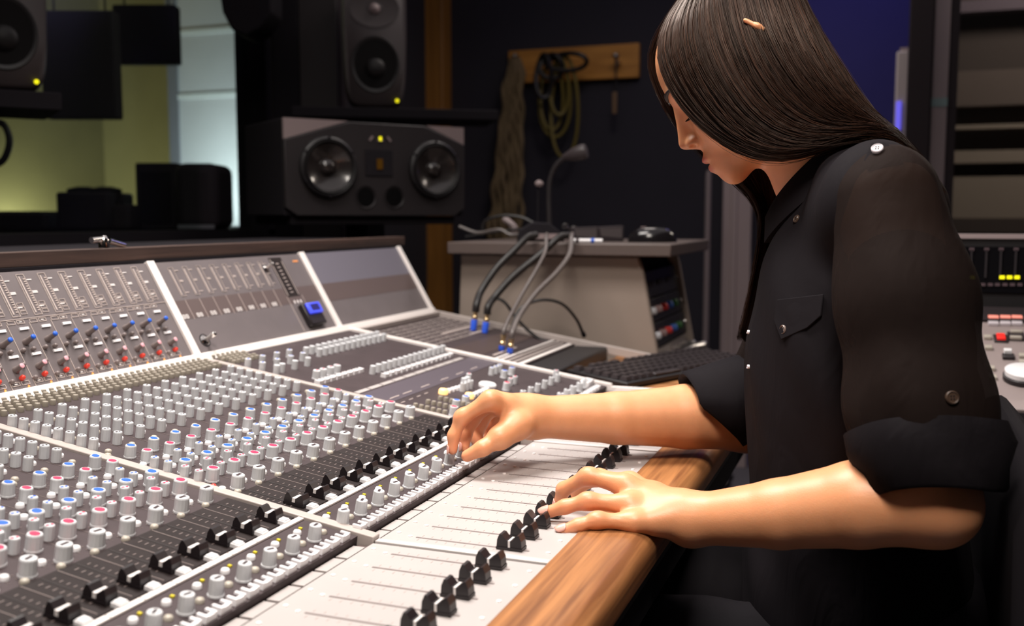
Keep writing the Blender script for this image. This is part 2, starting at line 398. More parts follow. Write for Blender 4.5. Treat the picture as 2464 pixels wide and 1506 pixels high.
# black hanging acoustic panels
def hang_panel(label, x0, x1, y0, y1, d, m_):
    A = atd(x0, y0, d); B = atd(x1, y0, d); z0 = atd(x0, y1, d)[2]; z1 = A[2]
    wv = (B-A); wv[2] = 0; W = np.linalg.norm(wv); wv /= W; dv_ = np.array([-wv[1], wv[0], 0])
    t = thing('acoustic_baffle', label, 'baffle', ((A+B)/2)*np.array([1,1,0])+np.array([0,0,z0]), 'black panels hung beyond the window')
    MB().box((0, 0, z0), (W, .06, z1), (wv, dv_, (0,0,1)), (A[0], A[1], 0)).build('panel_pad', m_, t, bevel=.006)
    for k in (.15, .85):
        q = A + wv*W*k + dv_*.03
        MB().tube([(q[0], q[1], z1-.01), (q[0], q[1], 2.62)], .003, 6).build('hanging_wire', M_blackm, t)
hang_panel('large black hanging panel beside the left nearfield speaker', 92, 270, 24, 282, 3.0, mat('felt_black', srgb(42, 39, 43), .95))
hang_panel('smaller navy black hanging panel left of the pale panel', 268, 420, 10, 150, 3.3, mat('felt_navy', srgb(44, 40, 52), .95))
# hanging black spotlight at the top
h0 = atd(597, 40, 2.9)
t = thing('stage_lantern', 'black stage lantern hanging at the top edge in front of the pale panel', 'lantern', (h0[0], h0[1], h0[2]-.1))
P2 = [(-.075, .16), (.085, .16), (.085, .0), (.05, -.045), (.012, -.066), (-.03, -.05), (-.055, .0)]
MB().prism(P2, -.07, .07, (RV, UPW, -FH), h0).build('lantern_body', M_blackm, t, bevel=.006)
MB().tube([h0+UPW*.15, [h0[0], h0[1], 2.62]], .012, 8).build('hanging_rod', M_blackm, t)
# loop of cable at the far left edge
lp = [atd(x, y, 2.6) for x, y in ((-30, 300), (5, 297), (22, 330), (18, 365), (0, 392), (-35, 400))]
t = thing('hanging_cable_loop', 'black cable loop hanging at the left edge before the olive wall', 'cable', lp[2])
MB().tube(spl(lp, 8), .009, 8).build('cable_loop', M_cable, t, smooth=True)
MB().tube([lp[0], [lp[0][0], lp[0][1], 2.3]], .006, 6).build('cable_drop', M_cable, t)

# ================================================================== loudspeakers
# --- wide two woofer monitor on its stand behind the console
L0 = atd(685, 400, 2.39); R0 = atd(1118, 420, 2.67)
wv = R0-L0; wv[2] = 0; W = float(np.linalg.norm(wv)); wv /= W
nv = np.array([wv[1], -wv[0], 0.0])          # facing the operator
if np.dot(nv, CAM-L0) < 0: nv = -nv
zb = 1.043; HH = .234; BO = np.array([L0[0], L0[1], zb])
mon = thing('wide_monitor_speaker', 'wide black studio monitor with two woofers and grey top corners', 'speaker', BO+wv*W/2-nv*.14)
AX = (wv, UPW, nv)
MB().box((0, 0, -.28), (W, HH, -.012), AX, BO).build('cabinet', M_blackm, mon, bevel=.003)
# front baffle with cut top corners
poly = [(0, .02), (.03, 0), (W-.03, 0), (W, .02), (W, HH*.80), (W*.76, HH-.002), (W*.34, HH-.002), (0, HH*.78)]
MB().prism(poly, -.012, 0, AX, BO).build('baffle', M_spk, mon, bevel=.002)
for poly in ([(0, HH*.785), (W*.335, HH), (0, HH)], [(W, HH*.805), (W, HH), (W*.77, HH)]):
    MB().prism(poly, -.012, -.003, AX, BO).build('corner_plate', M_spkgrey, mon)
def woofer(u, v, R):
    c = BO + wv*u + UPW*v
    fr = MB().lathe([(R*1.12, 0), (R*1.12, .014), (R*1.04, .018), (R, .016), (R, .0)], 40, AX, c, cap=False).build('woofer_ring', M_black, mon, smooth=True)
    MB().lathe([(R, .015), (R*.95, .020), (R*.88, .017), (R*.86, .014)], 40, AX, c, cap=False).build('surround', M_rub, fr, smooth=True)
    MB().lathe([(R*.87, .016), (R*.6, .007), (R*.33, .002)], 40, AX, c, cap=False).build('cone', M_cone, fr, smooth=True)
    MB().lathe([(R*.34, .002), (R*.3, .009), (R*.2, .014), (R*.08, .0165), (.0005, .017)], 30, AX, c, cap=False).build('dust_cap', M_cone, fr, smooth=True)
    for k in range(6):
        t = math.pi/6+k*math.pi/3
        MB().lathe([(.0035, .014), (.0035, .0185)], 10, AX, c+wv*R*1.07*math.cos(t)+UPW*R*1.07*math.sin(t)).build('screw', M_blackm, fr)
def fr_uv(x, y):
    r = ray(x, y); n_ = nv; t = np.dot(BO-CAM, n_)/np.dot(r, n_); q = CAM+r*t; d = q-BO
    return float(d@wv), float(d[2])
u1, v1 = fr_uv(787, 402); u2, v2 = fr_uv(1042, 408)
woofer(u1, v1, .066); woofer(u2, v2, .066)
u, v = fr_uv(912, 392)
MB().cbox(BO+wv*u+UPW*v+nv*.001, (.075, .066, .004), AX).build('tweeter_plate', M_blackm, mon, bevel=.001)
MB().cbox(BO+wv*u+UPW*(v-.003)+nv*.004, (.016, .026, .003), AX).build('ribbon', M_gd, mon)
for px in (880, 948):
    u, v = fr_uv(px, 474)
    MB().lathe([(.028, .003), (.026, .001), (.022, -.009)], 28, AX, BO+wv*u+UPW*v, cap=False).build('port_flare', M_spk, mon, smooth=True)
    MB().lathe([(.0235, .0012), (.0005, .0014)], 28, AX, BO+wv*u+UPW*v, cap=False).build('port_hole', mat('port_black', srgb(9, 8, 9), .9, spec=.1), mon)
u, v = fr_uv(914, 334)
for k, dx in enumerate((-.025, 0, .025)):
    MB().cbox(BO+wv*(u+dx)+UPW*(v-(.004 if k == 1 else 0))+nv*.002, (.014, .005, .003), (wv*math.cos((1-k)*.9)+UPW*math.sin((1-k)*.9), -wv*math.sin((1-k)*.9)+UPW*math.cos((1-k)*.9), nv)).build('emblem', M_spkgrey, mon)
MB().cbox(BO+wv*u+UPW*v+nv*.003, (.006, .010, .003), AX).build('power_led', M_ledy2, mon)
st = thing('speaker_stand', 'black stand carrying the wide two woofer monitor', 'stand', (BO+wv*W/2-nv*.14)*np.array([1,1,0]))
MB().box((.02, -.022, -.27), (W-.02, -.001, -.02), AX, BO).build('top_plate', M_blackm, st, bevel=.002)
cc = BO+wv*W/2-nv*.14
MB().lathe([(.03, .03), (.03, 1.02)], 16, org=(cc[0], cc[1], 0)).build('column', M_blackm, st, smooth=True)
MB().box((.05, -1.043, -.26), (W-.05, -1.015, -.03), AX, BO).build('foot_plate', M_blackm, st)

# --- nearfield with oval woofer
def nearfield(label, px, py, d, sc, yaw=0.0, led=True):
    c = atd(px, py, d); n_ = CAM-c; n_[2] = 0; n_ /= np.linalg.norm(n_)
    n_ = np.array([n_[0]*math.cos(yaw)-n_[1]*math.sin(yaw), n_[0]*math.sin(yaw)+n_[1]*math.cos(yaw), 0])
    w_ = np.array([-n_[1], n_[0], 0]); AXn = (w_, UPW, n_)
    W2 = .093*sc; top = .30*sc; bot = -.125*sc
    t = thing('nearfield_monitor', label, 'speaker', (c[0], c[1], c[2]+bot), 'nearfield monitors with yellow lights')
    prof = []
    for k in range(48):
        th = 2*math.pi*k/48; ex = 2/6.0
        X = W2*np.sign(math.cos(th))*abs(math.cos(th))**ex; Yq = (top-bot)/2*np.sign(math.sin(th))*abs(math.sin(th))**ex
        tp = 1 - .06*(Yq/((top-bot)/2) < 0)*abs(Yq/((top-bot)/2))
        prof.append((X*tp, Yq))
    cen = c+UPW*(top+bot)/2
    m_ = MB(); vs = []; n = len(prof)
    for zz, s_ in ((-.2*sc, .80), (-.14*sc, .95), (-.04*sc, 1.0), (-.012*sc, .985), (0, .94)):
        for (X, Yq) in prof: vs.append(cen+w_*X*s_+UPW*Yq*s_+n_*zz)
    fs = [(i*n+k, i*n+(k+1)%n, (i+1)*n+(k+1)%n, (i+1)*n+k) for i in range(4) for k in range(n)] + [tuple(range(n-1,-1,-1)), tuple(range(4*n, 5*n))]
    m_.add(vs, fs); m_.build('cabinet', M_gen, t, smooth=True, ang=60)
    MB().lathe([(.082*sc, .001), (.080*sc, .004), (.074*sc, .003), (.070*sc, .001)], 40, AXn, c, cap=False, rxy=(.86, 1)).build('woofer_rim', M_black, t, smooth=True)
    wf = MB().lathe([(.078*sc, .0015), (.0005, .0016)], 40, AXn, c, cap=False, rxy=(.86, 1)).build('woofer_grille', M_grille, t)
    MB().lathe([(.030*sc, .002), (.026*sc, .007), (.014*sc, .011), (.0005, .012)], 24, AXn, c+UPW*-.012*sc, cap=False).build('woofer_dome', M_rub, wf, smooth=True)
    tw = c+UPW*.158*sc
    MB().lathe([(.062*sc, .003), (.045*sc, .001), (.02*sc, .0005), (.0185*sc, .002)], 32, AXn, tw, cap=False, rxy=(1.15, .85)).build('waveguide', M_gen, t, smooth=True)
    MB().lathe([(.016*sc, .002), (.012*sc, .007), (.0005, .010)], 20, AXn, tw, cap=False).build('tweeter_dome', M_spkgrey, t, smooth=True)
    MB().lathe([(.005*sc, .0), (.005*sc, .003)], 12, AXn, c+w_*.062*sc-UPW*.103*sc+n_*.002).build('power_led', M_ledy2, t)
    return t, c, w_, n_, bot
ng, c, w_, n_, bot = nearfield('grey nearfield speaker with dark oval woofer above the wide black monitor', 903, 155, 2.9, 1.0, .06)
# shelf it stands on
sh = thing('speaker_shelf', 'black shelf on a floor post under the right nearfield speaker', 'shelf', (c[0], c[1], 0))
zz = c[2]+bot
MB().box((-.24, zz-.03, -.20), (.36, zz-.001, .02), (w_, UPW, n_), c*np.array([1,1,0])).build('shelf_board', M_blackm, sh, bevel=.002)
MB().box((-.03, 0, -.2), (.03, zz-.03, -.14), (w_, UPW, n_), c*np.array([1,1,0])).build('shelf_post', M_blackm, sh)
MB().box((-.2, 0, -.20), (.2, .02, -.02), (w_, UPW, n_), c*np.array([1,1,0])).build('shelf_foot', M_blackm, sh)
ng, c, w_, n_, bot = nearfield('dark nearfield speaker cut off by the left edge of the picture', 8, 78, 2.2, 1.0, .1)
sh = thing('speaker_shelf', 'black shelf on a floor post under the left nearfield speaker', 'shelf', (c[0], c[1], 0))
zz = c[2]+bot
MB().box((-.2, zz-.04, -.25), (.11, zz-.001, .02), (w_, UPW, n_), c*np.array([1,1,0])).build('shelf_board', M_blackm, sh, bevel=.002)
MB().box((-.17, 0, -.2), (-.12, zz-.04, -.14), (w_, UPW, n_), c*np.array([1,1,0])).build('shelf_post', M_blackm, sh)
MB().box((-.3, 0, -.3), (.05, .02, -.04), (w_, UPW, n_), c*np.array([1,1,0])).build('shelf_foot', M_blackm, sh)
# big dark cabinet between the window and the nearfield
a0 = atd(655, 300, 3.13); a1 = atd(822, 300, 3.13)
wq = a1-a0; wq[2] = 0; Wq = np.linalg.norm(wq); wq /= Wq; dq = np.array([-wq[1], wq[0], 0])
t = thing('gear_locker', 'tall black cabinet standing behind the right nearfield speaker', 'cabinet', (a0+a1)/2*np.array([1,1,0]))
MB().box((0, .0, .05), (Wq, .12, 2.2), (wq, dq, UPW), a0*np.array([1,1,0])).build('carcass', M_frame, t, bevel=.004)
MB().box((Wq*.42, -.012, .08), (Wq-.008, 0, 2.17), (wq, dq, UPW), a0*np.array([1,1,0])).build('locker_door', mat('locker_brown_black', srgb(40, 33, 34), .55), t, bevel=.003)
MB().box((.008, -.012, .08), (Wq*.41, 0, 2.17), (wq, dq, UPW), a0*np.array([1,1,0])).build('locker_door', M_blackm, t, bevel=.003)
MB().box((.02, .02, 0), (Wq-.02, .11, .05), (wq, dq, UPW), a0*np.array([1,1,0])).build('plinth', M_blackm, t)

# ================================================================== hook board on the back wall
h = [onY(x, y, 4.19) for x, y in ((1227, 130), (1540, 113), (1540, 185), (1227, 205))]
xL, xR = h[0][0], h[1][0]; zt = (h[0][2]+h[1][2])/2+.012; zbt = (h[2][2]+h[3][2])/2
hb = thing('hook_board', 'yellow pine board with coat hooks on the dark back wall', 'coat rack', ((xL+xR)/2, 4.18, zbt))
MB().box((xL, 4.17, zbt), (xR, 4.2, zt), ).build('board', M_pine2, hb, bevel=.003)
HK = []
for px in (1250, 1345, 1490):
    q = onY(px, 150, 4.17); HK.append(q)
    MB().tube([q+np.array([0, .0, 0]), q+np.array([0, -.04, -.01]), q+np.array([0, -.055, .012])], .008, 8).lathe([(.001, -.012), (.014, -.006), (.016, .0), (.012, .008), (.001, .012)], 14, org=q+np.array([0, -.058, .018])).build('hook', M_metal, hb, smooth=True)
mw = mat('rope_taupe', srgb(112, 94, 68), .9, noise=.3, nscale=200)
my = mat('cable_yellow', srgb(104, 90, 32), .6)
def coil(name, label, cat, hook, drops, r, m_, group=None):
    t = thing(name, label, cat, hook)
    for k, (dx, length, wd, yy) in enumerate(drops):
        pts = []
        for i in range(41):
            s = i/40*2*math.pi
            pts.append((hook[0]+dx+wd*math.sin(s), hook[1]-.055-yy-.012*math.sin(2*s), hook[2]+.008-length*(1-math.cos(s))/2))
        MB().tube(pts, r, 7, cap=False).build('cable_turn', m_, t, smooth=True)
    return t
t = coil('yellow_cable_coil', 'loosely coiled yellow cable hanging from the middle hook', 'cable', HK[1], [(-.01, .30, .05, .01), (.0, .33, .07, .0), (.05, .42, .06, .02), (.03, .24, .04, .03)], .008, my)
coil('black_cable_coil', 'short black cable coil draped over the middle hook', 'cable', HK[1]+np.array([.02, -.05, .01]), [(-.02, .10, .05, .0), (.045, .07, .09, .0), (-.05, .18, .035, .01)], .010, M_cable)
t = thing('rope_bundle', 'long taupe braided cable bundle hanging from the leftmost hook', 'cable bundle', HK[0])
for k in range(7):
    dx = (k-3)*.018; L_ = .95+.03*(k % 3)
    pts = [(HK[0][0]+dx*.25, 4.115-.008*(k % 2), HK[0][2]+.01)] + [(HK[0][0]+dx*(.55+1.0*s)-.06*s+.006*math.sin(s*40+k*2), 4.115+.012*math.sin(s*31+k), HK[0][2]-L_*s) for s in np.linspace(.06, 1, 40)]
    MB().tube(pts, .0125, 7).build('strand', mw, t, smooth=True)
t = thing('key_ring', 'small bunch of keys hanging from the right hook on a cord', 'keys', HK[2])
q = HK[2]
MB().tube([(q[0], 4.11, q[2]+.01), (q[0]+.002, 4.112, q[2]-.06), (q[0], 4.115, q[2]-.13)], .004, 6).build('cord', M_cable, t)
MB().box((q[0]-.012, 4.105, q[2]-.22), (q[0]+.008, 4.113, q[2]-.13)).build('key', mat('key_brown', srgb(110, 84, 60), .5), t, bevel=.002)
# ================================================================== the mixing console
CON = thing('mixing_console', 'large mixing console with grey knobs, meter bridge and walnut armrest', 'mixing console', (-.6, 1.1, 0))
TC = math.atan(.152); CN = np.array([math.sin(TC), 0, math.cos(TC)]); CU = np.array([math.cos(TC), 0, -math.sin(TC)])   # CU points to the operator
def Cp(X, Y, d=0.): return np.array([X, Y, .752-.152*(X+.42)]) + CN*d
def fx(Y): return Y
CAX = (CU, np.array([0, 1., 0]), CN)
BV = np.array([-.083, 0, .14]); BL = float(np.linalg.norm(BV)); BV = BV/BL; BN = np.array([BV[2], 0, -BV[0]])
B0 = np.array([-.938, 0, .832]); TB = math.atan2(BN[0], BN[2])
BAX = (np.array([0, 1., 0]), BV, BN)
def Bp(Y, s, d=0.): return B0 + np.array([0, Y, 0]) + BV*s + BN*d
YNEAR, YD1, YD2, YD3, YFAR = .18, .776, 1.205, 1.627, 1.996
# carcass
prof = [(-.2, .70), (-.2, .738), (-.43, .738), (-.43, .742), (-.945, .822), (-1.035, .965), (-1.06, .965), (-1.06, .56), (-.55, .56), (-.3, .68)]
MB().prism([(x, z) for x, z in prof], -YD3, -YNEAR, ((1,0,0), (0,0,1), (0,-1,0))).build('carcass', M_black, CON)
prof2 = [(-.60, .70), (-.60, .745), (-.945, .800), (-1.035, .965), (-1.06, .965), (-1.06, .56), (-.7, .56)]
MB().prism(prof2, -YFAR, -YD3, ((1,0,0), (0,0,1), (0,-1,0))).build('wing_carcass', M_black, CON)
for yy in (.45, 1.5):
    MB().box((-.95, yy-.04, 0), (-.75, yy+.04, .58)).build('pedestal', M_blackm, CON)
# armrest
ar = MB(); pr = [(-.257, .716), (-.257, .7515)] + [(-.212+.020*math.sin(a), .7315+.020*math.cos(a)) for a in np.linspace(0, math.pi/2, 8)] + [(-.194, .716)]
ar.prism(pr, -YD3, -YNEAR, ((1,0,0), (0,0,1), (0,-1,0))); ar.build('armrest', M_walnut, CON, smooth=True, ang=30)
MB().box((-.256, YNEAR, .66), (-.205, YD3, .716)).build('armrest_bracket', M_blackm, CON)
BAYS = [(YNEAR, YD1-.007), (YD1+.007, YD2-.006), (YD2+.006, YD3-.005)]
for (ya, yb) in BAYS:
    MB().box((-.4215, ya, .738), (-.2575, yb, .75)).build('fader_panel', M_fpanel, CON, bevel=.0008)
    MB().box((0, ya, -.01), ((.94-.437)/math.cos(TC), yb, 0), CAX, Cp(-.94, 0)).build('channel_panel', M_panel, CON)
    MB().box((-.4365, ya, .736), (-.4245, yb, .7465)).build('strip_channel', M_band, CON)
for y, w_ in ((YD1, .006), (YD2, .0055)):
    MB().box((0, y-w_, -.01), ((.94-.4215)/math.cos(TC), y+w_, .0028), CAX, Cp(-.94, 0)).build('divider_strip', M_trimgrey, CON, bevel=.001)
    MB().box((-.4215, y-.004, .738), (-.2575, y+.004, .7512)).build('fader_divider', mat('divider_pale', srgb(196, 190, 188), .4), CON, bevel=.0008)
MB().box((0, YD3-.005, -.012), ((.94-.43)/math.cos(TC), YD3+.004, .005), CAX, Cp(-.94, 0)).build('edge_strip', M_white, CON, bevel=.001)
MB().box((-.432, YD3-.005, .735), (-.258, YD3+.004, .7545)).build('edge_strip', M_white, CON, bevel=.001)

# ---- shared meshes
def flute(prof, n, amp):
    b = MB(); vs = []
    for r, z in prof:
        for k in range(n):
            t = 2*math.pi*k/n; rr = r*(1-(amp if k % 2 else 0)); vs.append((rr*math.cos(t), rr*math.sin(t), z))
    fs = [(i*n+k, i*n+(k+1) % n, (i+1)*n+(k+1) % n, (i+1)*n+k) for i in range(len(prof)-1) for k in range(n)]
    fs.append(tuple((len(prof)-1)*n+k for k in range(n)))
    b.add(vs, fs); return b
me_kL = flute([(.0063, 0), (.0062, .0012), (.0059, .0016), (.0056, .0118), (.0051, .0128)], 28, .03).mesh('knob_large', M_knob)
me_kS = flute([(.0044, 0), (.0043, .0115), (.0039, .0125)], 20, .04).mesh('knob_small', M_knob)
me_kA = flute([(.0049, 0), (.0047, .0122), (.0043, .0132)], 22, .04).mesh('knob_aux', M_knob)
me_kF = flute([(.0066, 0), (.0065, .0012), (.0060, .0016), (.0055, .0135), (.0050, .0142)], 26, .03).mesh('knob_front', M_knob)
def disc(r, m_, ry=None, h=.0003):
    return MB().lathe([(r, 0), (r, h)], 14, rxy=(1, (ry or r)/r)).mesh('mark', m_)
me_mb = disc(.0041, M_kblue, .0034); me_mr = disc(.0041, M_kred, .0034); me_md = MB().box((-.0012, -.0032, 0), (.0012, .0032, .0003)).mesh('mark', M_kdark)
me_sb = MB().box((-.001, -.003, 0), (.001, -.0006, .0003)).box((-.001, .0012, 0), (.001, .003, .0003)).mesh('mark', M_kblue)
me_sr = MB().box((-.001, -.003, 0), (.001, -.0006, .0003)).box((-.001, .0012, 0), (.001, .003, .0003)).mesh('mark', M_kred)
me_sd = MB().box((-.0009, -.0026, 0), (.0009, -.0006, .0003)).box((-.0009, .001, 0), (.0009, .0026, .0003)).mesh('mark', M_kdark)
me_dome = MB().lathe([(.0036, 0), (.0035, .002), (.0027, .0032), (.0012, .0037)], 14).mesh('dome', M_btnb, True, 50)
me_domew = MB().lathe([(.0038, 0), (.0037, .0022), (.003, .0036), (.0014, .0042)], 14).mesh('dome', M_btnw, True, 50)
me_redb = MB().lathe([(.0028, 0), (.0026, .002), (.0015, .003)], 12).mesh('dome', M_ledred, True, 50)
me_yel = MB().cbox((0, 0, .0008), (.003, .0026, .0016)).mesh('lamp', M_ledyel)
me_bead = MB().lathe([(.0036, 0), (.0035, .0045), (.0029, .006), (.0022, .0062)], 10).mesh('bead', M_bead, True, 40)
me_sq = MB().prism([(-.0042, -.0045), (.0042, -.0045), (.0042, .0045), (-.0042, .0045)], 0, .004).prism([(-.0032, -.0036), (.0032, -.0036), (.0032, .0036), (-.0032, .0036)], .004, .0052).mesh('square', M_btnw)
# arch shaped white key with dark dot
kk = MB(); kk.box((-.0045, -.0062, 0), (.0045, .0062, .0045)); kk.box((-.0045, -.0062, .0045), (.0045, -.0034, .0062)); kk.box((-.0045, .0034, .0045), (.0045, .0062, .0062)); kk.box((.0012, -.0034, .0045), (.0045, .0034, .0056))
me_key = kk.mesh('key', M_btnw)
me_keydot = MB().cbox((0, 0, .0003), (.0046, .0046, .0006)).mesh('key_dot', M_kdark)
me_tile = MB().cbox((0, 0, 0), (.0115, .0305, .0016)).mesh('tile', M_fpanel)
# fader caps (long side along the fader's travel)
def fcap(L, Wd, H):
    pr = [(-.5, 0), (.5, 0), (.52, .22), (.50, .62), (.40, 1.0), (.30, .97), (.12, .62), (.0, .55), (-.12, .62), (-.30, .97), (-.40, 1.0), (-.50, .62), (-.52, .22)]
    b = MB().prism([(x*L, z*H) for x, z in pr], -Wd/2, Wd/2, ((1,0,0), (0,0,1), (0,-1,0))); 
    b.box((-.54*L, -Wd*.55, 0), (.54*L, Wd*.55, .0022)); return b
me_cap = fcap(.0225, .0115, .0135).mesh('cap', M_capblk); me_cap2 = fcap(.0205, .0115, .0115).mesh('cap', M_capblk)
me_capl = MB().box((-.0009, -.0061, -.005), (.0009, .0061, .0010)).mesh('cap_line', M_printw)
me_caplw = MB().box((-.0016, -.0061, -.003), (.0016, .0061, .0012)).mesh('cap_line', M_printw)
RC = (0, TC, 0)
def sub(name, me, parent, loc=(0,0,0), rot=None):
    o = bpy.data.objects.new(name, me); COL.objects.link(o); o.parent = parent; o.location = loc
    if rot: o.rotation_euler = rot
    return o
def onC(name, me, X, Y, d=0., spin=0.):
    o = bpy.data.objects.new(name, me); COL.objects.link(o)
    o.matrix_basis = Matrix.Translation(Cp(X, Y, d)) @ Matrix.Rotation(TC, 4, 'Y') @ Matrix.Rotation(spin, 4, 'Z')
    setpar(o, CON); return o
ch1 = [.748-.0343*i for i in range(10)]; ch2 = [.7965+.0341*i for i in range(12)]
lane1, lane2 = MB(), MB()
for ci, y in enumerate(ch1+ch2):
    # auxiliary sends: one column of eight
    for k in range(8):
        if y < .66 and k > 3: continue
        o = onC('aux_knob', me_kA, -.752-.0154*k, y-.0105, spin=random.uniform(-.5, .5))
        sub('pointer_mark', me_sd, o, (0, 0, .0132))
        if k % 2 == 0: onC('push_button', me_domew if k % 4 == 0 else me_dome, -.7595-.0154*k, y+.002)
    onC('push_button', me_dome, -.7385, y-.004)
    onC('push_button', me_dome, -.730, y-.014)
    for X, me, mk in ((-.7145, me_kL, me_mb), (-.694, me_kL, me_mr), (-.6475, me_kL, me_mb), (-.6145, me_kL, me_mr)):
        o = onC('eq_knob', me, X, y, spin=random.uniform(-.35, .35))
        if X > -.66: o.scale = (1.13, 1.13, 1.08)
        sub('colour_mark', mk, o, (0, 0, .0128))
    o = onC('pan_knob', me_kL, -.585, y, spin=random.uniform(-.2, .2)); o.scale = (1.15, 1.15, 1.08); sub('pointer_mark', me_md, o, (0, 0, .0128))
    for X, dy, mk in ((-.675, -.0115, me_sb), (-.6585, -.0118, me_sb), (-.6385, -.0118, me_sr), (-.6215, -.0125, me_sr)):
        o = onC('eq_trim_knob', me_kS, X, y+dy, spin=random.uniform(-.4, .4)); sub('pointer_mark', mk, o, (0, 0, .0125))
    onC('push_button', me_domew, -.6875, y-.0125)
    onC('push_button', me_domew, -.6665, y+.006)
    onC('push_button', me_domew, -.5915, y-.015)
    if y < .80: onC('clip_lamp', me_redb, -.603, y-.013)
    onC('push_button', me_dome, -.577, y-.0105)
    # small fader
    lane = lane1 if y < YD1 else lane2
    cx_ = -.517+random.uniform(-.0015, .0015)
    o = bpy.data.objects.new('small_fader_cap', me_cap2); COL.objects.link(o)
    o.matrix_basis = Matrix.Translation(Cp(cx_, y, .0012)) @ Matrix.Rotation(TC, 4, 'Y'); setpar(o, CON)
    sub('cap_line', me_caplw, o, (0, 0, .0062))
    onC('mute_button', me_sq, -.5015, y+.001)
    # front row
    onC('push_button', me_domew, -.4795, y-.011)
    onC('signal_lamp', me_yel, -.4835, y+.0005)
    o = onC('level_knob', me_kF, -.4615, y-.0122, spin=random.uniform(-.4, .4)); sub('pointer_mark', me_md, o, (0, 0, .0142))
    onC('push_button', me_dome, -.4635, y+.006)
    for dy in (-.0125, .0046):
        o = onC('select_key', me_key, -.4435, y+dy, -.0005); sub('key_dot', me_keydot, o, (-.0016, 0, .0046))
    o = link('scribble_tile', me_tile, CON, (-.4305, y-.003, .7475))
for (ya, yb) in BAYS[:2]:
    MB().box((0, ya+.002, 0), ((.575-.502)/math.cos(TC), yb-.002, .0008), CAX, Cp(-.575, 0)).build('fader_lane_panel', M_lane, CON)
    MB().box((0, ya, 0), (.0058, yb, .0022), CAX, Cp(-.4985, 0)).build('white_strip', M_white, CON, bevel=.0005)
pr1, pr2 = MB(), MB()
for i, y in enumerate(ch1+ch2):
    b = MB()
    b.box((0, y-.0007, .0008), (.062, y+.0007, .0011), CAX, Cp(-.572, 0)); b.build('fader_slot', M_slot, CON)
    P = pr1 if y < YD1 else pr2
    P.box((0, y-.0174, .0008), (.07, y-.0166, .0011), CAX, Cp(-.574, 0))
    for k in range(8):
        P.box((0, y-.009, .0008), (.0009, y-.0045, .0011), CAX, Cp(-.566+.0066*k, 0)); P.box((0, y+.004, .0008), (.0009, y+.0075, .0011), CAX, Cp(-.566+.0066*k, 0))
    for X in (-.727, -.7045, -.668, -.63, -.60):      # arcs round the knobs
        for a in np.linspace(-2.2, 2.2, 7):
            P.box((-.0008, -.0004, .0001), (.0008, .0004, .0004), (CU*math.cos(a)+CAX[1]*math.sin(a), -CU*math.sin(a)+CAX[1]*math.cos(a), CN), Cp(X+.0126, y)+ (CU*math.cos(a)+CAX[1]*math.sin(a))*.0088)
    P.box((0, y-.0174, .0001), (.36, y-.0170, .0003), CAX, Cp(-.94, 0))
    # segments on the white strip
    P.box((0, y-.0176, .0022), (.0058, y-.0168, .0024), CAX, Cp(-.4985, 0))
tag(pr1.build('panel_print', M_printg, CON), kind='stuff'); tag(pr2.build('panel_print', M_printg, CON), kind='stuff')
# trimmer beads along the foot of the bridge
nb = 0
for r in range(5):
    for k in range(46):
        Y = .775+.0114*k+(.0057 if r % 2 else 0); X = -.9335+.0094*r
        if abs(Y-YD2) < .009 or abs(Y-YD1) < .009 or Y > 1.285: continue
        onC('trimmer', me_bead, X, Y); nb += 1
# ---- long throw faders on the light panel
frn = ch1+ch2+[1.2285+.0341*i for i in range(11)]
prf = MB(); led = MB(); dots = MB()
me_dot = MB().lathe([(.0022, 0), (.0020, .0009), (.001, .0012)], 10).mesh('dot', M_printw, True, 50)
for i, y in enumerate(frn):
    sl = MB().box((-.392, y-.0011, .7498), (-.283, y+.0011, .7503)).build('fader_slot', mat('slot_grey', srgb(120, 108, 106), .8), CON)
    X = -.3
    o = link('fader_cap', me_cap, CON, (X, y+.001, .7506)); sub('cap_line', me_capl, o, (0, 0, .0073))
    for q in ((-.398, 0), (-.4125, .006), (-.266, .0015)):
        if y > .5: link('panel_dot', me_dot, CON, (q[0], y+q[1], .75))
    for k in range(10):
        prf.box((-.388+.0092*k, y-.0078, .75), (-.3873+.0092*k, y-.0038, .7502)); prf.box((-.388+.0092*k, y+.004, .75), (-.3873+.0092*k, y+.0075, .7502))
tag(prf.build('fader_scale_print', mat('print_taupe', srgb(168, 154, 150), .6), CON), kind='stuff')

# ================================================================== meter bridge
for (ya, yb) in ((YNEAR, .77), (.785, 1.186), (1.2, 1.594), (1.608, 1.99)):
    pan = MB().box((ya, .008, -.01), (yb, BL, 0), BAX, B0).build('meter_panel', M_panel2, CON)
for y in (.777, 1.193, 1.601, 1.996):
    MB().box((y-.0075, .002, -.012), (y+.0075, BL+.002, .004), BAX, B0).build('bridge_divider', M_white, CON, bevel=.001)
MB().box((YNEAR, -.006, -.012), (YFAR+.007, .0075, .006), BAX, B0).build('bridge_strip', M_white, CON, bevel=.0015)
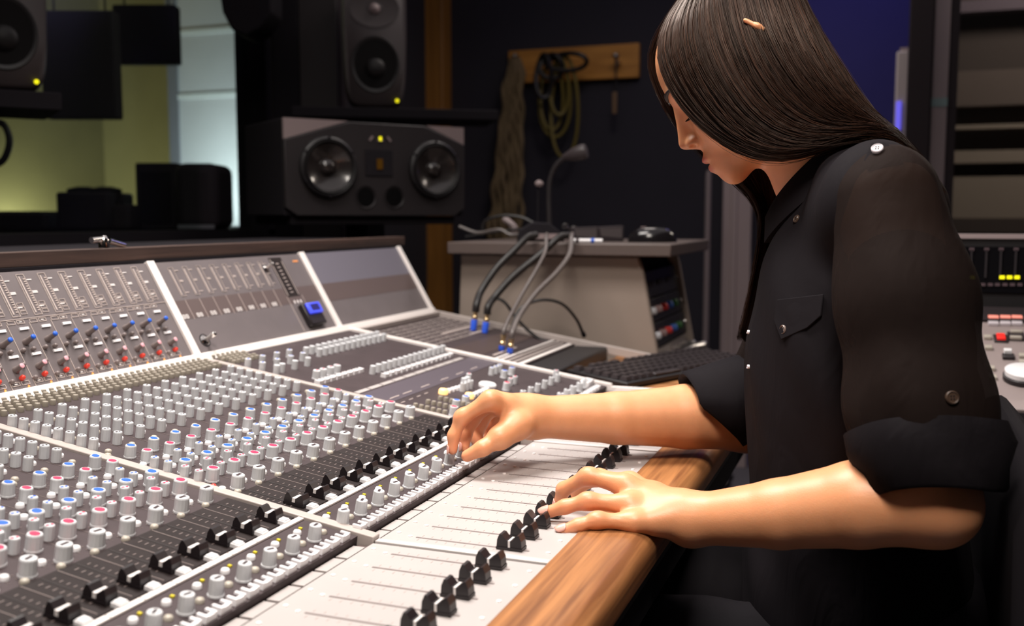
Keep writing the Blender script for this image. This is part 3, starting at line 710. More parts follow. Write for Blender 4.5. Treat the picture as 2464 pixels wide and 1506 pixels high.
# walnut lip and shelf on top
MB().box((-1.062, YNEAR, .9715), (-1.03, 2.04, .976)).build('lip_gap', M_blackm, CON)
MB().box((-1.062, YNEAR, .976), (-1.036, 2.06, .9955)).build('shelf_lip', M_lip, CON, bevel=.001)
MB().box((-1.40, YNEAR, .95), (-1.06, 2.06, .9905)).build('bridge_shelf', M_blackm, CON)
for yy in (.5, 1.9): MB().box((-1.38, yy-.03, 0), (-1.30, yy+.03, .95)).build('shelf_leg', M_blackm, CON)
def onB(name, me, Y, s, d=0., spin=0., tilt=0.):
    o = bpy.data.objects.new(name, me); COL.objects.link(o)
    o.matrix_basis = Matrix.Translation(Bp(Y, s, d)) @ Matrix.Rotation(TB, 4, 'Y') @ Matrix.Rotation(spin, 4, 'Z')
    setpar(o, CON); return o
me_bk = MB().lathe([(.0043, 0), (.0042, .003), (.0035, .0042), (.0033, .0140), (.0030, .0148)], 16).mesh('shaft_knob', mat('knob_taupe', srgb(112, 100, 98), .45), True, 40)
me_bb = MB().lathe([(.0031, 0), (.0031, .0018), (.0022, .0026)], 14).mesh('tip', M_kblue, True, 50)
me_bp = MB().lathe([(.0031, 0), (.0031, .0012), (.0022, .0018)], 14).mesh('tip', mat('tip_pink', srgb(225, 165, 175), .4), True, 50)
me_rb = MB().lathe([(.0030, 0), (.0033, .0022), (.0030, .0046), (.0016, .0062)], 14).mesh('ball', mat('button_red', srgb(238, 70, 55), .35), True, 50)
me_gb = MB().lathe([(.0029, 0), (.0029, .0022), (.0026, .0044), (.0015, .0056)], 14).mesh('ball', mat('button_greybrown', srgb(120, 108, 106), .35), True, 50)
me_ww = MB().cbox((0, 0, .001), (.0034, .0135, .002)).mesh('window', M_btnw)
pb = MB(); pbw = MB(); pbo = MB()
def line(P, Y0, s0, Y1, s1, w_=.0006, d=.0008):
    a = Bp(Y0, s0); b = Bp(Y1, s1); t = b-a; L_ = np.linalg.norm(t); t /= L_; n_ = np.cross(BN, t)
    P.box((0, -w_/2, 0), (L_, w_/2, d), (t, n_, BN), a)
def rect(P, Y, s, a, b, w_=.0006):
    line(P, Y-a, s-b, Y+a, s-b, w_); line(P, Y+a, s-b, Y+a, s+b, w_); line(P, Y+a, s+b, Y-a, s+b, w_); line(P, Y-a, s+b, Y-a, s-b, w_)
for k in range(-2, 10):
    Y = .880+.0338*k
    if Y > 1.175 or Y < .79: continue
    if Y+.01 < 1.185:
        o = onB('gain_knob', me_bk, Y, .066); sub('knob_tip', me_bb, o, (0, 0, .0148))
        o = onB('gain_knob', me_bk, Y+.002, .033); o.scale = (1, 1, .8); sub('knob_tip', me_bp, o, (0, 0, .0148))
        onB('routing_button', me_rb, Y+.004, .0215)
    for dy, s in ((-.010, .0555), (.005, .0555), (-.012, .019), (.014, .0375)):
        if Y+dy < 1.18: onB('routing_button', me_gb, Y+dy, s)
    for dy, s in ((.007, .084), (.007, .0495)):
        if Y+dy < 1.17: onB('name_window', me_ww, Y+dy, s)
    line(pb, Y-.0145, .092, Y-.0145, .008)
    if Y+.02 < 1.185:
        line(pb, Y+.003, .155, Y+.003, .104, .0016); rect(pb, Y+.0055, .1295, .0058, .0285)
        for q in range(14): line(pb, Y+.0072, .107+.0034*q, Y+.0105, .107+.0034*q, .0012)
        for s in (.150, .1325, .1125): line(pbw, Y+.0125, s, Y+.020, s, .0012)
        for s in (.1165, .111, .1055): rect(pb, Y+.0185, s, .0045, .0022, .0005)
        line(pbw, Y+.0125, .1325, Y+.0205, .1325, .0032)
    rect(pb, Y-.007, .0935, .0055, .0022); rect(pb, Y+.007, .0935, .0055, .0022)
    rect(pb, Y-.007, .0155, .0055, .0022); rect(pb, Y+.007, .0155, .0055, .0022)
    line(pbw, Y-.009, .0155, Y-.005, .0155, .0010); line(pbw, Y+.005, .0935, Y+.009, .0935, .0010)
    line(pbo, Y+.010, .0118, Y+.008, .0078, .0022)
line(pb, .79, .0975, 1.185, .0975)
# second panel
MB().box((1.2, .066, 0), (1.594, .097, .0003), BAX, B0).build('colour_band', M_band, CON)
MB().box((1.608, .060, 0), (1.99, .097, .0003), BAX, B0).build('colour_band', M_band, CON)
MB().box((1.608, .097, 0), (1.99, BL, .0002), BAX, B0).build('colour_band', mat('panel_lavender_grey', srgb(108, 104, 114), .4), CON)
for k in range(8):
    Y = 1.228+.0329*k
    line(pb, Y, .106, Y, .149, .0015); rect(pb, Y+.003, .128, .0052, .0245, .0004)
    for s in (.147, .129, .109): line(pb, Y+.008, s, Y+.018, s, .0011)
    line(pb, Y+.010, .129, Y+.017, .129, .0030)
    Yb = 1.212+.0329*k
    for q in (-.004, .0035):
        rect(pbw, Yb+q, .070, .0022, .0028, .0011); line(pbw, Yb+q-.002, .070, Yb+q+.002, .070, .0009)
    line(pb, Yb+.0165, .097, Yb+.0165, .064)
MB().box((1.491, .079, 0), (1.530, .158, .0004), BAX, B0).build('meter_window', M_lane, CON)
line(pb, 1.494, .082, 1.494, .155, .0012); line(pb, 1.527, .082, 1.527, .150, .0012)
for q in range(9): line(pb, 1.506, .088+.0072*q, 1.514, .088+.0072*q, .0015)
for q in range(3): line(pbw, 1.503+.010*q, .0715, 1.503+.010*q, .0655, .0035)
line(pb, 1.488, .08, 1.488, .012); line(pb, 1.535, .08, 1.535, .058)
for q in range(4): line(pbo, 1.563+.0042*q, .148, 1.5655+.0042*q, .148, .0034)
[tag(P_.build('bridge_print', M_, CON), kind='stuff') for P_, M_ in ((pb, M_print), (pbw, M_printw), (pbo, M_orange))]
bbtn = MB().box((1.503, .016, 0), (1.553, .060, .012), BAX, B0).build('talkback_housing', M_capblk, CON, bevel=.003)
M_bl = mat('button_blue_lit', srgb(70, 85, 215), .25, emit=srgb(70, 80, 255), estr=.5)
MB().box((1.508, .036, .012), (1.549, .057, .0175), BAX, B0).build('talkback_button', M_bl, bbtn, bevel=.002)
MB().box((1.516, .041, .0175), (1.541, .053, .0180), BAX, B0).build('button_dish', mat('button_navy', srgb(38, 36, 110), .3), bbtn)
rect(pb, 1.528, .038, .029, .026)
def toggle(Y, s, big=1.):
    o = onB('toggle_switch', MB().lathe([(.0085*big, 0), (.0085*big, .0015), (.006*big, .003), (.0035, .004), (.003, .012*big), (.0042, .017*big), (.0038, .022*big), (.001, .024*big)], 18).mesh('toggle', M_chrome, True, 40), Y, s)
    sub('switch_collar', MB().lathe([(.0105*big, 0), (.0105*big, .001)], 20).mesh('collar', M_capblk), o)
toggle(1.227, .028); toggle(1.470, .138, .8)
rect(pbw, 1.2, .06, .001, .001)

# ================================================================== centre section
def knobs(me, X, Ys, mk=None, h=.0132, name='section_knob'):
    for Y in Ys:
        o = onC(name, me, X+random.uniform(-.0005, .0005), Y, spin=random.uniform(-.4, .4))
        if mk: sub('pointer_mark', mk, o, (0, 0, h))
knobs(me_kA, -.866, np.arange(1.366, 1.61, .0182)); knobs(me_kA, -.848, np.arange(1.378, 1.61, .0182)); knobs(me_kA, -.825, [1.305, 1.27, 1.237, 1.222])
for X in (-.872, -.847): knobs(me_kA, X, [1.219, 1.256, 1.293, 1.327], me_sb)
knobs(me_kL, -.772, [1.245, 1.262, 1.283, 1.302], me_sr, .0128)
knobs(me_kA, -.735, np.arange(1.346, 1.615, .0185))
for Y in np.arange(1.345, 1.60, .0185): onC('select_key', me_key, -.7125, Y)
for Y in np.arange(1.222, 1.34, .0165): onC('select_key', me_key, -.753, Y)
for k in range(10): MB().cbox(Cp(-.691, 1.236+.0375*k, .0006), (.0085, .034, .0014), CAX).build('scribble_tile', M_fpanel, CON)
MB().box((0, 1.213, 0), (.05, 1.62, .0006), CAX, Cp(-.684, 0)).build('colour_band', mat('band_plum', srgb(84, 76, 84), .45), CON)
g = MB()
for Y in (1.23, 1.27, 1.33, 1.40, 1.46, 1.52): g.box((0, Y, 0), (.0016, Y+.028, .0012), CAX, Cp(-.645, 0))
for Y in (1.225, 1.25, 1.275, 1.30): g.box((0, Y, 0), (.0012, Y+.012, .0004), CAX, Cp(-.625, 0))
tag(g.build('panel_print', M_print, CON), kind='stuff')
me_ob = MB().lathe([(.0072, 0), (.007, .006), (.0055, .0078), (.002, .0084)], 18).mesh('lit_button', M_btnor, True, 50)
onC('lit_button', me_ob, -.606, 1.325); onC('lit_button', me_ob, -.569, 1.336)
for k in range(4): onC('push_button', me_sq, -.6045+.001*k, 1.342+.0125*k)
for k in range(5): onC('push_button', me_sq, -.5685, 1.352+.0125*k)
knobs(me_kA, -.593, [1.366, 1.38, 1.394], me_sd); knobs(me_kA, -.605, [1.398, 1.41])
knobs(me_kS, -.614, [1.437], me_sr, .0125); knobs(me_kA, -.605, [1.515, 1.532, 1.549], me_sb); knobs(me_kL, -.583, [1.515, 1.55], me_mb, .0128)
knobs(me_kL, -.548, [1.434], me_mr, .0128); knobs(me_kS, -.556, [1.47, 1.49], me_sr, .0125); knobs(me_kL, -.546, [1.225], me_mr, .0128); knobs(me_kL, -.558, [1.262, 1.295], me_mb, .0128)
MB().lathe([(.014, 0), (.014, .004), (.012, .006)], 24, CAX, Cp(-.578, 1.43)).build('round_button', M_btnw, CON, smooth=True)
for Y in (1.214+.006, 1.253, 1.287):
    for k in range(6): onC('trimmer', me_bead, -.60+.0088*k+(Y-1.22)*.1, Y)
knobs(me_kF, -.462, [1.232+.0341*k for k in range(11)], me_md, .0142, 'level_knob'); knobs(me_kA, -.51, [1.232+.0341*k for k in range(11)], me_sd)
for k in range(22): onC('select_key', me_key, -.4435, 1.222+.0171*k)
for k in range(11): link('scribble_tile', me_tile, CON, (-.4305, 1.2285+.0341*k, .7475))
knobs(me_kA, -.522, [1.60], me_sr); MB().cbox(Cp(-.462, 1.585, .006), (.016, .034, .012), CAX).build('rocker_switch', M_btnw, CON, bevel=.002)

# ================================================================== patch bay wing
def Wp(X, Y, d=0.): return Cp(X, Y, d-.006)
MB().box((0, YD3+.004, -.01), ((.925-.605)/math.cos(TC), YFAR-.006, 0), CAX, Wp(-.925, 0)).build('wing_panel', M_panel, CON)
MB().box((0, YFAR-.006, -.012), ((.94-.42)/math.cos(TC), YFAR+.006, .005), CAX, Cp(-.94, 0)).build('edge_strip', M_trimgrey, CON, bevel=.001)
MB().box((0, YD3+.004, -.006), (.008, YFAR-.006, .005), CAX, Cp(-.925, 0)).build('wing_strip', M_trimgrey, CON, bevel=.001)
MB().box((0, YD3+.01, 0), (.062, YFAR-.01, .0006), CAX, Wp(-.752, 0)).build('colour_band', mat('band_brown', srgb(70, 56, 54), .5), CON)
jk = MB(); jm = MB()
for r, X in enumerate((-.905, -.888, -.871, -.854, -.837, -.820, -.803, -.786)):
    for k in range(22):
        Y = 1.648+.0155*k
        jk.lathe([(.0036, 0), (.0036, .0012), (.0018, .0012)], 8, CAX, Wp(X, Y), cap=False)
        if (k+r) % 3 == 0: jm.box((-.006, -.003, 0), (-.0045, .006, .0004), CAX, Wp(X, Y))
o = jk.build('jack_sockets', M_trimgrey, CON); tag(o, kind='stuff')
tag(jm.build('panel_print', M_print, CON), kind='stuff')
for X, wd, ya, yb, m_ in ((-.826, .005, 1.80, 1.97, M_print), (-.79, .005, 1.86, 1.97, M_print), (-.676, .005, 1.70, 1.82, M_print), (-.662, .005, 1.66, 1.74, M_printw), (-.652, .005, 1.66, 1.98, M_white), (-.640, .005, 1.64, 1.98, M_trimgrey), (-.628, .005, 1.64, 1.97, M_trimgrey), (-.616, .008, 1.64, 1.98, M_white)):
    MB().box((0, ya, 0), (wd, yb, .0016), CAX, Wp(X, 0)).build('label_strip', m_, CON)
for k in range(12): 
    o = onC('select_key', me_key, -.86+.0165*k, 1.648, -.006, math.pi/2)
MB().box((-.606, YD3+.006, .735), (-.535, YFAR-.006, .772)).build('wing_end_block', M_black, CON, bevel=.004)
# ================================================================== side desk, keyboard
t = thing('side_desk', 'oak side desk between the console and the grey rack cabinet', 'desk', (-.33, 1.85, 0))
MB().box((-.533, 1.634, .715), (-.12, 2.07, .745)).build('desk_top', M_deskwood, t, bevel=.004)
for x, y in ((-.51, 1.66), (-.51, 2.04), (-.15, 1.66), (-.15, 2.04)):
    MB().box((x-.02, y-.02, 0), (x+.02, y+.02, .715)).build('leg', M_blackm, t)
Lk = np.array([.417, .909, 0]); Wk = np.array([-.909, .417, 0]); K0 = np.array([-.408, 1.648, .7455])
kb = thing('computer_keyboard', 'black computer keyboard lying on the oak side desk', 'keyboard', K0+Lk*.2+Wk*.07)
kax = (Lk, Wk, UPW)
kf = np.array([0, 0, 1.]); 
MB().prism([(0, .003), (.14, .006), (.14, .020), (0, .012)], -.41, 0, (Wk, UPW, -Lk), K0).build('keyboard_base', M_black, kb, bevel=.002)
key1 = MB(); pr = [(-.0078, -.0078, 0), (.0078, -.0078, 0), (.0078, .0078, 0), (-.0078, .0078, 0), (-.006, -.0055, .007), (.006, -.0055, .007), (.006, .0065, .0075), (-.006, .0065, .0075)]
key1.add(pr, [(0,3,2,1),(4,5,6,7),(0,1,5,4),(1,2,6,5),(2,3,7,6),(3,0,4,7)])
M_keyc = mat('keycap_black', srgb(52, 46, 48), .35)
me_keycap = key1.mesh('keycap', M_keyc)
Rk = Matrix(((Lk[0], Wk[0], 0), (Lk[1], Wk[1], 0), (0, 0, 1))).to_4x4()
for r in range(6):
    for k in range(19):
        if r == 0 and 3 < k < 8: continue
        if r == 5 and k in (1, 6): continue
        u = .014+.0205*k; v = .014+.0205*r+(.006 if r == 5 else 0)
        o = bpy.data.objects.new('key', me_keycap); COL.objects.link(o)
        o.matrix_basis = Matrix.Translation(K0+Lk*u+Wk*v+UPW*(.0125+.057*v)) @ Rk; setpar(o, kb)
MB().cbox(K0+Lk*(.014+.0205*5.5)+Wk*.014+UPW*.0155, (.078, .0155, .006), kax).build('space_bar', M_keyc, kb, bevel=.002)

# ================================================================== outboard rack cabinet
M_rackp = mat('rack_panel_grey', srgb(146, 132, 122), .55, noise=.03, nscale=4)
rk = thing('outboard_rack', 'grey sided outboard rack cabinet with gear facing the operator', 'rack cabinet', (-.7, 2.35, 0))
YA, YB = 2.10, 2.52
side = [(-.885, .40), (-.92, .80), (-.915, .93), (-.915, .955), (-.50, .955), (-.49, .93), (-.445, .70), (-.43, .40)]
MB().prism(side, -YA-.02, -YA, ((1,0,0), (0,0,1), (0,-1,0))).build('side_panel', M_rackp, rk, bevel=.004)
MB().prism(side, -YB, -YB+.02, ((1,0,0), (0,0,1), (0,-1,0))).build('side_panel', M_rackp, rk, bevel=.004)
MB().box((-.93, YA-.04, .957), (-.42, YB+.006, .984)).build('rack_top', mat('rack_top_taupe', srgb(88, 76, 72), .5), rk, bevel=.003)
MB().prism([(-.90, .0), (-.91, .95), (-.52, .95), (-.455, .66), (-.45, 0)], -YB+.02, -YA-.02, ((1,0,0), (0,0,1), (0,-1,0))).build('rack_core', M_blackm, rk)
MB().box((-.90, YA, 0), (-.44, YB, .405)).build('plinth', M_blackm, rk)
# gear on the sloping front
P0 = np.array([-.508, 0, .93]); P1 = np.array([-.445, 0, .62]); gu = (P0-P1); GL = np.linalg.norm(gu); gu /= GL; gn = np.array([gu[2], 0, -gu[0]])
GAX = (np.array([0, 1., 0]), gu, gn)
MB().box((YA+.002, 0, -.004), (YA+.014, GL, .012), GAX, P1).build('rack_rail', M_alu, rk); MB().box((YB-.014, 0, -.004), (YB-.002, GL, .012), GAX, P1).build('rack_rail', M_alu, rk)
M_unit = mat('unit_black', srgb(32, 28, 30), .45); M_unit2 = mat('unit_silver', srgb(150, 140, 130), .4, metal=.5)
for k, (s0, s1, m_) in enumerate(((.245, .305, M_unit), (.19, .242, M_unit), (.135, .187, M_unit), (.03, .13, M_unit2))):
    u = MB().box((YA+.016, s0, -.004), (YB-.016, s1, .006), GAX, P1).build('rack_unit', m_, rk, bevel=.0015)
    if k in (1, 2):
        for q, cc in enumerate((srgb(200, 200, 205), srgb(160, 130, 130), srgb(215, 60, 55), srgb(70, 110, 190), srgb(60, 110, 60))):
            MB().lathe([(.009, .006), (.0085, .018), (.006, .020)], 16, GAX, P1+np.array([0, YA+.05+.06*q, 0])+gu*(s0+s1)/2).build('unit_knob', mat('unit_knob_%d' % q, cc, .4), u, smooth=True)
    if k == 0:
        for q in range(3): MB().cbox(P1+np.array([0, YA+.09+.1*q, 0])+gu*(s0+s1)/2+gn*.007, (.05, .012, .003), GAX).build('unit_window', M_frame, u)
    if k == 3:
        for q in range(10):
            c = P1+np.array([0, YA+.04+.075*(q % 5), 0])+gu*(s0+.025+.05*(q//5))
            MB().lathe([(.014, .004), (.014, .012), (.011, .013), (.011, .03+.02*(q % 3)), (.008, .035+.02*(q % 3))], 14, GAX, c).build('plug_connector', M_metal, u, smooth=True)
    for yy in (YA+.022, YB-.022): MB().lathe([(.005, .006), (.004, .009)], 10, GAX, P1+np.array([0, yy, 0])+gu*(s0+s1)/2).build('rack_screw', M_chrome, u)
# ---- things on the rack
ZT = .984
def at_top(px, Y): 
    q = onY(px, 560, Y); return np.array([q[0], Y, ZT])
g0 = at_top(1322, 2.3)
lm = thing('gooseneck_lamp', 'small black gooseneck lamp standing on the grey rack cabinet', 'lamp', g0)
MB().lathe([(.028, 0), (.028, .01), (.012, .016), (.008, .03)], 20, org=g0).build('lamp_base', M_spkgrey, lm, smooth=True)
gp = [g0+UPW*.02] + [onY(x, y, 2.3) for x, y in ((1321, 520), (1320, 470), (1324, 430), (1338, 398), (1362, 376))]
MB().tube(spl(gp, 8), .006, 10).build('gooseneck', M_spk, lm, smooth=True)
hA, hB = onY(1358, 378, 2.3), onY(1416, 362, 2.3)
hd = (hB-hA)/np.linalg.norm(hB-hA); hx = np.array([0, 1., 0]); hz = np.cross(hd, hx)
MB().lathe([(.006, -.004), (.009, .004), (.015, .02), (.019, .045), (.017, .056), (.004, .058)], 18, (hx, hz, hd), hA).build('lamp_head', mat('lamp_grey', srgb(64, 56, 58), .4), lm, smooth=True)
kq = onY(1297, 442, 2.28)
ms = thing('desk_microphone', 'tiny desk microphone with a pale round tip next to the gooseneck lamp', 'microphone', (kq[0], 2.28, ZT))
MB().lathe([(.02, 0), (.02, .006), (.005, .01)], 16, org=(kq[0], 2.28, ZT)).build('mic_base', M_blackm, ms, smooth=True)
MB().tube([(kq[0], 2.28, ZT+.008), (kq[0]-.003, 2.28, ZT+.05), (kq[0]-.002, 2.28, kq[2]-.006)], .0022, 6).build('mic_stem', M_blackm, ms)
MB().lathe([(.001, -.008), (.008, -.006), (.011, 0), (.008, .006), (.001, .009)], 14, org=kq).build('mic_tip', M_spkgrey, ms, smooth=True)
b0 = at_top(1300, 2.22)
bx = thing('patch_box', 'humped black adaptor box with cables on top of the grey rack', 'box', b0)
MB().prism([(-.055, 0), (.055, 0), (.05, .018), (.02, .042), (-.02, .044), (-.05, .025)], -.05, .05, (RV, UPW, -FH), b0).build('box_shell', M_blackm, bx, bevel=.003)
MB().cbox(b0+RV*.01-FH*.052+UPW*.012, (.07, .012, .006), (RV, UPW, FH)).build('box_strip', M_spkgrey, bx)
for k in range(2): MB().lathe([(.008, 0), (.008, .012), (.004, .014)], 12, org=b0+RV*(.058+.02*k)+UPW*(.028-.006*k)).build('box_nut', M_chrome, bx, smooth=True)
n0 = at_top(1370, 2.32)
bk = thing('note_stack', 'thin stack of grey papers on the rack behind the pens', 'papers', n0)
MB().cbox(n0+RV*.03+UPW*.004, (.12, .10, .008), (RV, FH, UPW)).build('paper_stack', M_spkgrey, bk); MB().cbox(n0+RV*.03+UPW*.010, (.11, .095, .003), (RV, FH, UPW)).build('top_sheet', mat('paper_dim', srgb(150, 138, 136), .8), bk)
pn = at_top(1375, 2.115); 
for lab, px0, px1, m_, tip in (('white pen with dark grip lying on the front edge of the rack', 1372, 1412, M_btnw, M_kdark), ('white marker with a blue clip beside the pen on the rack', 1408, 1450, M_btnw, M_kblue)):
    a, b = at_top(px0, 2.08), at_top(px1, 2.084)
    p_ = thing('pen', lab, 'pen', (a+b)/2)
    d = (b-a)/np.linalg.norm(b-a); L_ = np.linalg.norm(b-a)
    MB().tube([a+UPW*.005, a+UPW*.005+d*L_], .0045, 10).build('barrel', m_, p_, smooth=True)
    MB().tube([a+UPW*.0052+d*L_*.35, a+UPW*.0052+d*L_*.55], .0052, 10).build('grip', tip, p_, smooth=True)
for lab, px, wd, hh_, Y, m_ in (('black headphone amp with a sloping grey face on the rack', 1408, .055, .034, 2.24, M_gen), ('square grey box second from the right on the rack', 1468, .055, .036, 2.26, M_gen)):
    q = at_top(px, Y)
    p_ = thing('desktop_box', lab, 'box', q)
    MB().prism([(-wd/2, 0), (wd/2, 0), (wd/2, hh_), (-wd/2-.01, hh_*.9)], -.04, .04, (RV, UPW, -FH), q).build('box_shell', M_frame, p_, bevel=.002)
    MB().prism([(-wd/2+.004, .012), (wd/2-.004, .008), (wd/2-.004, hh_-.004), (-wd/2, hh_-.006)], .04, .0415, (RV, UPW, -FH), q).build('box_face', m_, p_)
q = at_top(1570, 2.2)
p_ = thing('computer_mouse', 'glossy black mouse at the right end of the grey rack', 'mouse', q)
mm = MB(); vs = []; 
for i in range(7):
    for k in range(14):
        ph = i/6*math.pi/2; th = 2*math.pi*k/14
        vs.append(q+RV*.055*math.cos(th)*math.cos(ph)**.6+FH*.03*math.sin(th)*math.cos(ph)**.6+UPW*.034*math.sin(ph))
mm.add(vs, [(i*14+k, i*14+(k+1) % 14, (i+1)*14+(k+1) % 14, (i+1)*14+k) for i in range(6) for k in range(14)]+[tuple(range(13, -1, -1))]); mm.build('mouse_shell', mat('gloss_black', srgb(26, 23, 25), .15), p_, smooth=True, ang=60)
MB().cbox(q+UPW*.033-RV*.02, (.012, .005, .004), (RV, FH, UPW)).build('scroll_wheel', M_spkgrey, p_)
# tangle of cables on the left of the rack top
for k, (lab, pts, r, m_) in enumerate((
    ('grey cable tangled at the left end of the rack top', ((1105, 545), (1150, 560), (1200, 552), (1230, 565), (1265, 560), (1290, 556)), .004, M_cablegrey),
    ('black cable arching over the left end of the rack top', ((1160, 566), (1165, 535), (1200, 520), (1250, 522), (1290, 540)), .004, M_cable),
    ('thin dim cable lying straight across the rack top', ((1120, 570), (1180, 560), (1240, 552), (1300, 548)), .003, M_cable),
    ('pale flat connector cable near the adaptor box', ((1212, 525), (1225, 535), (1238, 548), (1236, 562)), .008, M_spkgrey))):
    P = [onY(x, y, 2.24+.02*k) for x, y in pts]; P = [np.array([p[0], p[1], max(p[2], ZT+r)]) for p in P]
    c_ = thing('loose_cable', lab, 'cable', P[0]); MB().tube(spl(P, 6), r, 7).build('cable_run', m_, c_, smooth=True)
    MB().tube([P[-1], P[-1]+(P[-1]-P[-2])*.35], r*1.7, 8).build('cable_end', M_blackm, c_, smooth=True)

# ================================================================== patch cables plugged into the wing
def patch(label, pl, pts, r, m_, Yend, plugblue=True):
    base = pl; up_ = (CN*.8+np.array([.0, 0.1, .25])); up_ /= np.linalg.norm(up_)
    t = thing('patch_cable', label, 'patch cable', base, 'patch cables plugged into the console wing')
    a1 = np.cross(up_, (0, 1, 0)); a1 /= np.linalg.norm(a1); a2 = np.cross(up_, a1)
    if plugblue: MB().lathe([(.0065, .001), (.0068, .022), (.006, .024)], 14, (a1, a2, up_), base).build('plug_body', M_plug, t, smooth=True)
    else: MB().lathe([(.004, .001), (.006, .004), (.006, .012)], 14, (a1, a2, up_), base).build('plug_body', M_plug, t, smooth=True)
    s0 = .024 if plugblue else .012
    MB().lathe([(.0055, s0), (.006, s0+.006), (.0045, s0+.008), (.0055, s0+.02), (.004, s0+.024)], 14, (a1, a2, up_), base).build('plug_sleeve', M_gold, t, smooth=True)
    top = base+up_*(s0+.02)
    n_ = len(pts); P = [top-up_*.004, top+up_*.012]
    for i, (x, y) in enumerate(pts):
        f_ = (i+1)/n_; P.append(onY(x, y, top[1]+(Yend-top[1])*f_))
    MB().tube(spl(P, 8), r, 10).build('cable_run', m_, t, smooth=True)
zc = lambda X, Y: Wp(X, Y)
def wing_at(x, y):
    r = ray(x, y); n_ = CN; t = np.dot(Wp(-.7, 1.8)-CAM, n_)/np.dot(r, n_); return CAM+r*t
patch('thick black patch cable with blue plug at far left of the wing', wing_at(1138, 796), ((1158, 700), (1195, 645), (1236, 604), (1268, 572), (1290, 565)), .0078, M_cable, 2.06)
patch('thick black patch cable with blue plug second from left', wing_at(1166, 802), ((1190, 715), (1235, 665), (1300, 612), (1345, 572), (1368, 566)), .0078, M_cable, 2.06)
patch('thin pale patch cable rising to the rack top', wing_at(1206, 846), ((1228, 760), (1255, 710), (1290, 650), (1312, 604), (1314, 570), (1316, 563)), .0040, M_cablegrey, 2.06, False)
patch('pale and black patch cable in the nearest socket of the wing', wing_at(1226, 852), ((1250, 760), (1290, 705), (1340, 655), (1370, 612), (1375, 572), (1377, 563)), .0052, M_cablegrey, 2.06, False)
for lab, pts, d in (('thin dark wire looping low in front of the grey rack', ((1176, 745), (1192, 720), (1215, 728), (1245, 768), (1290, 810), (1345, 832)), (1.93, 1.97)), ('thin dark wire arching high in front of the grey rack', ((1228, 800), (1250, 745), (1300, 722), (1350, 730), (1385, 765), (1402, 800)), (1.93, 2.06))):
    P = [onY(x, y, d[0]+(d[1]-d[0])*i/5) for i, (x, y) in enumerate(pts)]
    c_ = thing('thin_wire', lab, 'wire', P[-1]); MB().tube(spl(P, 8), .0034, 8).build('wire_run', M_cable, c_, smooth=True)
    MB().tube([P[-1], P[-1]+(P[-1]-P[-2])*.25], .005, 8).build('wire_end', M_blackm, c_)

# ================================================================== metal clip on the bridge shelf
q = onX(258, 596, -1.05); q = np.array([-1.05, q[1], .9955])
cl = thing('metal_clip', 'tiny shiny metal clip lying on the walnut lip of the meter bridge', 'clip', q)
MB().tube([q+np.array([0, -.03, .012]), q+np.array([0, -.012, .013])], .0045, 10).build('clip_jaw', M_chrome, cl, smooth=True)
MB().lathe([(.008, 0), (.008, .012), (.004, .018)], 12, org=q+np.array([0, -.006, 0])).build('clip_knob', M_chrome, cl, smooth=True)
MB().tube([q+np.array([0, .004, .010]), q+np.array([0, .034, .003])], .0045, 10).build('clip_tail', M_chrome, cl, smooth=True)

# ================================================================== second workstation at the right edge
M_surf = mat('surface_grey', srgb(150, 136, 134), .45)
ws = thing('editing_desk', 'black desk carrying a control surface at the right edge', 'desk', (.45, 1.95, 0))
MB().box((.08, 1.60, .70), (1.2, 2.35, .735)).build('desk_top', M_blackm, ws, bevel=.003)
for x, y in ((.25, 1.75), (.25, 2.3), (1.15, 1.65), (1.15, 2.3)): MB().box((x-.02, y-.02, 0), (x+.02, y+.02, .70)).build('leg', M_blackm, ws)
cs = thing('control_surface', 'grey control surface with lit buttons and a white jog wheel at right', 'control surface', (.4, 1.85, .735))
S0 = np.array([0, 1.63, .757]); S1 = np.array([0, 2.02, .872]); su = S1-S0; SL = np.linalg.norm(su); su /= SL; sn = np.array([0, -su[2], su[1]])
SAX = (np.array([1., 0, 0]), su, sn)
MB().box((.12, 0, -.012), (.75, SL*.84, 0), SAX, S0).build('surface_plate', M_surf, cs, bevel=.003)
MB().box((.12, SL*.84, -.012), (.75, SL, .004), SAX, S0).build('button_rail', M_frame, cs)
MB().prism([(1.63, .735), (2.03, .735), (2.03, .868), (1.632, .752)], .13, .74, ((0,1,0), (0,0,1), (1,0,0))).build('surface_body', M_blackm, cs)
def s_at(x, y):
    r = ray(x, y); t = np.dot(S0-CAM, sn)/np.dot(r, sn); q = CAM+r*t; return q
def s_btn(x, y, w_, h_, m_, hh_=.006, nm='button'):
    q = s_at(x, y); MB().cbox(q+sn*hh_/2, (w_, h_, hh_), SAX).build(nm, m_, cs, bevel=.001)
M_salm = mat('button_salmon_lit', srgb(240, 150, 135), .4, emit=srgb(255, 140, 120), estr=.4)
for x in (2390, 2419, 2447): s_btn(x, 768, .017, .012, M_salm); s_btn(x, 782, .017, .012, mat('button_pale', srgb(205, 196, 202), .4))
for x, y in ((2408, 817),): s_btn(x, y, .022, .03, M_capblk, .004); s_btn(x, y, .013, .022, mat('button_scarlet', srgb(235, 35, 30), .4, emit=srgb(255, 30, 20), estr=.3), .008)
for x, y in ((2445, 805), (2444, 819)): s_btn(x, y, .018, .008, M_btnb, .008)
s_btn(2445, 812, .026, .034, M_frame, .004); s_btn(2426, 862, .018, .016, M_capblk, .006); s_btn(2424, 856, .012, .010, M_btnw, .012)
for x, y in ((2376, 815), (2378, 840), (2384, 890), (2388, 912), (2461, 860), (2461, 875)): s_btn(x, y, .012, .012, M_btnb, .006)
q = s_at(2463, 914)
